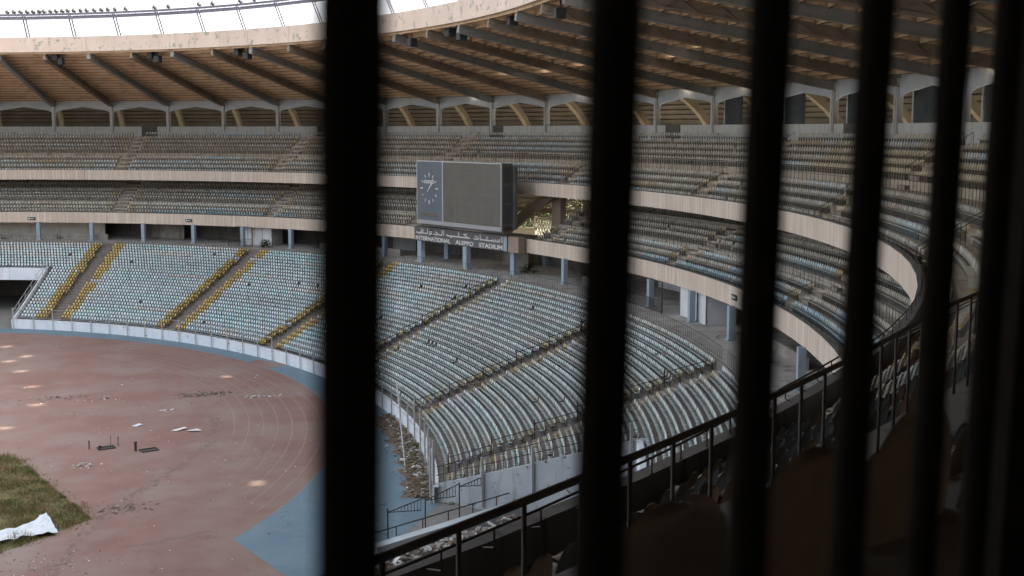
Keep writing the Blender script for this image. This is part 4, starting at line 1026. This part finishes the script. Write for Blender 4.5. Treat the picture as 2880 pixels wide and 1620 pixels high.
ar = [(30, 6, 120, 6, .13), (30, 6, 34, 16, .1), (120, 6, 125, 22, .1), (88, 22, 128, 46, .11), (128, 46, 96, 60, .1), (88, 22, 120, 6, .1), (60, -9, 76, -9, .08), (120, 6, 185, 6, .12), (185, 6, 185, 66, .12),
      (205, -4, 240, 8, .11), (240, 8, 240, 34, .11), (240, 34, 212, 34, .1), (212, 34, 212, 12, .1), (212, 12, 240, 10, .1), (262, 6, 318, 6, .12), (318, 6, 312, 26, .1), (312, 26, 285, 40, .1), (335, 6, 375, 6, .12), (375, 6, 375, 66, .12), (335, 6, 328, 14, .1), (395, 4, 395, 70, .13),
      (440, 8, 700, 8, .13), (440, 8, 434, 24, .11), (482, -7, 494, -7, .09), (586, 8, 586, 72, .13), (700, 8, 650, 46, .12), (650, 46, 690, 54, .11), (700, 8, 724, 8, .12),
      (772, 8, 828, 8, .12), (828, 8, 822, 28, .1), (822, 28, 788, 44, .1), (850, 8, 1080, 8, .13), (850, 8, 850, 72, .13), (930, 8, 930, 34, .11), (918, 46, 942, 46, .08), (1000, 8, 1000, 30, .1), (1030, 8, 1030, 32, .1), (1058, 8, 1058, 32, .1), (1080, 8, 1080, 36, .11), (1104, 4, 1104, 74, .14)]
m = MB()
for x0, y0, x1, y1, wd in ar:
    a, b_ = sp3(x0 * K, .93 + y0 / 108, .03), sp3(x1 * K, .93 + y1 / 108, .03); d = (b_ - a).normalized(); q = d.cross(SN)
    m.box((a + b_) / 2, ((b_ - a).length + wd * .8, .04, wd), ax=(d, SN, q))
m.build('lettering', M['letter'], sg)
# exit signs on the lower band
for (ph, R_, zz, lab) in ((71.03, 95.8, 12.42, 'small dark exit sign on the lower band at far left'), (54.4, 95.8, 12.5, 'small dark exit sign on the lower band left of thick bar'), (-12.3, 95.8, 12.6, 'small dark exit sign on lower band beside the third bar')):
    s_c = ph + .1 * math.sin(rad(ph)) * 19.2; n, t = out_dir(R_, s_c); e = empty('exit_sign', P(R_, s_c, zz), lab, 'sign', 'exit signs on the lower band')
    MB().box(P(R_ - .06, s_c, zz), (1.15, .08, .42), ax=(t, n, UZ)).build('panel', M['exit'], e)
    m = MB(); c = P(R_ - .105, s_c, zz); m.box(c + t * .36, (.22, .02, .24), ax=(t, n, UZ)); m.box(c - t * .1, (.5, .02, .10), ax=(t, n, UZ)); m.build('symbol', M['letter'], e)

# ------------------------------------------------------------------ opening beside the scoreboard: stair, lattice, trees
st = empty('stair_flight', P(104, 17, CONC), 'brown concrete stair stringer rising across the bright opening', 'stair')
def PP(R, ph, z): return P(R, ph + .1 * math.sin(rad(ph)) * (115 - R), z)
m = MB(); m.bar(PP(100, 21.6, 12.6), PP(100, 13.6, 19.6), .5, 1.15); m.build('stringer', M['brown'], st)
m = MB(); n, t = out_dir(100.9, 15.7); m.box(PP(100.9, 15.3, 15.4), (1.7, .8, 8.0), ax=(t, n, UZ)); m.build('pier', M['brown'], st)
m = MB(); m.bar(PP(103.5, 25.5, 15.9), PP(103.5, 17.0, 15.9), .5, .6); m.build('landing_beam', M['brown'], st)
lw = empty('lattice_screen', P(112, 19, CONC), 'cream lattice screen wall glowing behind the stair opening', 'screen wall')
a, b_ = PP(110.5, 24.2, 0), PP(110.5, 21.3, 0); c_ = PP(110.5, 27.5, 0)
MB().bar((c_ + a) / 2 * 0 + c_ + UZ * 10, a + UZ * 10, .3, 5.6).build('panel', M['cream'], lw)
a, b_ = a, PP(110.5, 18.0, 0); d = (b_ - a).normalized(); ln = (b_ - a).length; m = MB()
for q in range(-6, int(ln / .55) + 7):
    u = q * .55
    for sg_ in (1, -1):
        u0, u1 = u, u + sg_ * 3.2; z0_, z1_ = 8.5, 14.0
        f0 = 0 if 0 <= u0 <= ln else ((0 - u0) / (u1 - u0) if u0 < 0 else (ln - u0) / (u1 - u0)); f1 = 1 if 0 <= u1 <= ln else ((0 - u0) / (u1 - u0) if u1 < 0 else (ln - u0) / (u1 - u0))
        if f1 > f0 and 0 <= f0 < 1: m.bar(a + d * (u0 + (u1 - u0) * f0) + UZ * (z0_ + (z1_ - z0_) * f0), a + d * (u0 + (u1 - u0) * f1) + UZ * (z0_ + (z1_ - z0_) * f1), .11, .11)
m.bar(a + UZ * 14.1, b_ + UZ * 14.1, .25, .25); m.build('lattice', M['lattice'], lw)
m = MB()
for q in range(4): c = a + d * (ln * q / 3); m.bar(c + UZ * 6, c + UZ * 14.3, .35, .35)
m.build('pier', M['cream'], lw)
cb = empty('outer_building', (118, 92, 0), 'pale sunlit building seen through the stair opening', 'building')
MB().box((126, 96, 5.5), (60, 6, 11), rz=-.35).build('wall', M['cream'], cb)
m = MB()
for q in range(12): m.box((126 - 3.2 * math.sin(.35) + (q - 6) * 4.4 * math.cos(.35), 96 - 3.06 * math.cos(.35) - (q - 6) * 4.4 * math.sin(.35), 7.2), (1.6, .3, 2.2), rz=-.35)
m.build('window', M['darkwall'], cb)
MB().box((126, 96, 11.2), (61, 7, .4), rz=-.35).build('roof', M['concrete'], cb)
def tree(x, y, h, r, label):
    e = empty('broadleaf_tree', (x, y, 0), label, 'tree', 'trees outside the stair opening')
    m = MB(); m.tube([(x, y, 0), (x + .2, y, h * .3), (x + .1, y + .2, h * .6)], [.32, .24, .12], 8)
    for q in range(7):
        a_ = q * 2.4; m.tube([(x + .15, y, h * (.3 + .03 * q)), (x + math.cos(a_) * r * .6, y + math.sin(a_) * r * .6, h * (.55 + .05 * q))], [.12, .03], 6)
    m.build('trunk', M['bark'], e)
    v = []; f = []; cl = [(random.gauss(0, .45) * r, random.gauss(0, .45) * r, h * .66 + random.gauss(0, .42) * h * .30, random.uniform(.25, .5) * r) for _ in range(26)]
    for q in range(3200):
        cx, cy, cz, cr = random.choice(cl); g = Vector((random.gauss(0, 1), random.gauss(0, 1), random.gauss(0, .8))).normalized() * cr * random.uniform(.6, 1.05)
        c = Vector((x + cx, y + cy, cz)) + g; ax = Vector((random.gauss(0, 1), random.gauss(0, 1), random.gauss(0, 1))).normalized(); ay = ax.orthogonal().normalized(); l_ = random.uniform(.12, .26)
        o_ = len(v); v += [c - ax * l_, c + ay * l_ * .5, c + ax * l_, c - ay * l_ * .5]; f.append((o_, o_ + 1, o_ + 2, o_ + 3))
    me = bpy.data.meshes.new('crown'); me.from_pydata(v, [], f); me.materials.append(M['leaf']); link('crown', me, e)
for q, (x, y, h, r) in enumerate(((100, 52, 17, 4.5), (109, 60, 15, 4), (118, 66, 16, 5), (113, 76, 18, 5), (128, 80, 17, 5), (104, 66, 18, 4.5))):
    tree(x, y, h, r, ['leafy sunlit tree nearest the stair opening', 'small leafy tree in middle of the stair opening', 'leafy tree at right side of the stair opening', 'tall tree rising behind the middle of stair opening', 'distant tree at right behind the stair opening', 'tall tree at left behind the scoreboard edge'][q])

# ------------------------------------------------------------------ concourse furniture
def gate(ph0, ph1, R, label, h=2.5):
    s0, s1 = [p + .1 * math.sin(rad(p)) * (115 - R) for p in (ph0, ph1)]; e = empty('iron_gate', P(R, s0, CONC), label, 'gate')
    A, B = P(R, s0, CONC), P(R, s1, CONC); m = MB()
    m.bar(A, A + UZ * h, .08); m.bar(B, B + UZ * (h + .3), .08); m.bar(A + UZ * h, A.lerp(B, .35) + UZ * (h + .3), .06); m.bar(A.lerp(B, .35) + UZ * (h + .3), B + UZ * (h + .3), .06); m.bar(A + UZ * .12, B + UZ * .12, .05); m.bar(A + UZ * 1.1, B + UZ * 1.1, .05)
    m.build('frame', M['iron'], e); m = MB(); n_ = int((B - A).length / .16)
    for q in range(1, n_): c = A.lerp(B, q / n_); m.bar(c + UZ * .12, c + UZ * 1.1, .022)
    m.bar(A.lerp(B, .45), A.lerp(B, .45) + UZ * (h + .3), .06); m.build('bar_panel', M['iron'], e)
gate(3.9, -3.6, 95.0, 'tall iron gate frame in front of the concourse right of second bar')
gate(49.3, 46.6, 94.2, 'curved iron gate in front of the white stair enclosure')
def box_room(ph0, ph1, R, dep, h, m_, name, label, cat):
    s0, s1 = [p + .1 * math.sin(rad(p)) * (115 - R) for p in (ph0, ph1)]; e = empty(name, P(R, s0, CONC), label, cat)
    MB().sweep([(R, CONC + .002), (R, CONC + h), (R + dep, CONC + h), (R + dep, CONC + .002)], [s0, s1]).build('wall', M[m_], e)
    n, t = out_dir(R, s0); m = MB(); A, B = P(R - .02, s0, CONC), P(R - .02, s1, CONC)
    for q in range(0, 4): c = A.lerp(B, q / 3); MB().bar(c + UZ * .02, c + UZ * h, .07).build('panel_joint', M['cabinet'], e)
box_room(49.0, 45.8, 97.2, 3.0, 2.55, 'door', 'stair_enclosure', 'white panelled stair enclosure on concourse below the lower band', 'enclosure')
box_room(-4.3, -7.8, 96.2, 2.6, 2.55, 'door', 'kiosk', 'pale panelled kiosk box on concourse beside the third bar', 'kiosk')
def shrub(ph, R, r, label):
    s_c = ph + .1 * math.sin(rad(ph)) * (115 - R); p = P(R, s_c, CONC); v = []; f = []
    for q in range(420):
        a_ = random.uniform(0, 6.28); el = random.uniform(.2, 1.5); l_ = random.uniform(.3, 1) * r * 1.3; c = p + Vector((math.cos(a_) * math.cos(el), math.sin(a_) * math.cos(el), math.sin(el))) * l_
        ax = (c - p).normalized(); ay = ax.orthogonal().normalized(); k_ = random.uniform(.06, .14); o_ = len(v); v += [c - ax * k_, c + ay * k_ * .4, c + ax * k_ * 1.6, c - ay * k_ * .4]; f.append((o_, o_ + 1, o_ + 2, o_ + 3))
    me = bpy.data.meshes.new('shrub'); me.from_pydata(v, [], f); me.materials.append(M['leaf']); tag(link('shrub', me), label, 'shrub')
shrub(45.2, 94.6, .9, 'wild green shrub growing beside the white stair enclosure'); shrub(15.6, 97.2, .9, 'dry shrub at the foot of a concourse column below sign')
def conc_heap(ph, R, n, sx, size, label):
    s_c = ph + .1 * math.sin(rad(ph)) * (115 - R); x, y = Pxy(R, s_c); heap('debris_mound', x, y, n, sx, sx * .5, size, ['rubble', 'trackdark', 'concrete'], label, h=.2, z0=CONC)
conc_heap(20, 99, 50, 4, .3, 'rubble strewn on the concourse floor behind the scoreboard columns')
conc_heap(-11.0, 97.2, 60, 2.2, .35, 'low heap of rubble on concourse right of the third bar'); conc_heap(-15, 99, 40, 3, .35, 'flat broken panels on the concourse floor near the band end')
# torn boards and toppled seats among the lower rows right of the second bar
def row_heap(s, k, n, size, label, ms):
    R, z = low_row(k); x, y = Pxy(R, s); heap('debris_mound', x, y, n, 1.4, 1.1, size, ms, label, h=.3, z0=z)
row_heap(-12.5, 24, 26, .5, 'broken seats piled in the top lower rows by second bar', ['rubble', 'concrete'])
row_heap(-15.5, 20, 22, .5, 'brown boards lying across the lower rows by third bar', ['brown', 'rubble'])
row_heap(-18.4, 17, 60, .55, 'crumpled pale plastic sheets on the last aisle of the lower rows', ['paper', 'rubble'])
row_heap(-2.4, 3, 60, .4, 'rubbish littering the foot of the middle aisle', ['rubble', 'trackdark']); row_heap(-2.4, 8, 50, .35, 'rubbish littering the middle of the middle aisle', ['rubble', 'trackdark'])
# ------------------------------------------------------------------ barred fence the photograph is taken through
bf_ = empty('barred_fence', CAM + Fv * .6 + Vector((0, 0, -1)), 'row of black vertical security bars close to the camera', 'fence')
Z0 = .40
def bar_pt(k, z): return CAM + (Rv * (-.130 + .242 * k) + Fv * (1 + .344 * k)) * Z0 + Vector((0, 0, z)) + Rv * (.021 * z)
for k in (-2, -1, 0, .988, 1.965, 2.965, 4.03, 5): MB().tube([bar_pt(k, -.99), bar_pt(k, 1.6)], .0119, 16).build('bar', M['bar'], bf_, smooth=True)
for z in (-.9, 1.5): MB().bar(bar_pt(-2.5, z) , bar_pt(5.8, z), .03, .03).build('cross_rail', M['bar'], bf_)
MB().bar(bar_pt(5.75, -1.0), bar_pt(5.75, 1.6), .055).build('end_post', M['bar'], bf_)
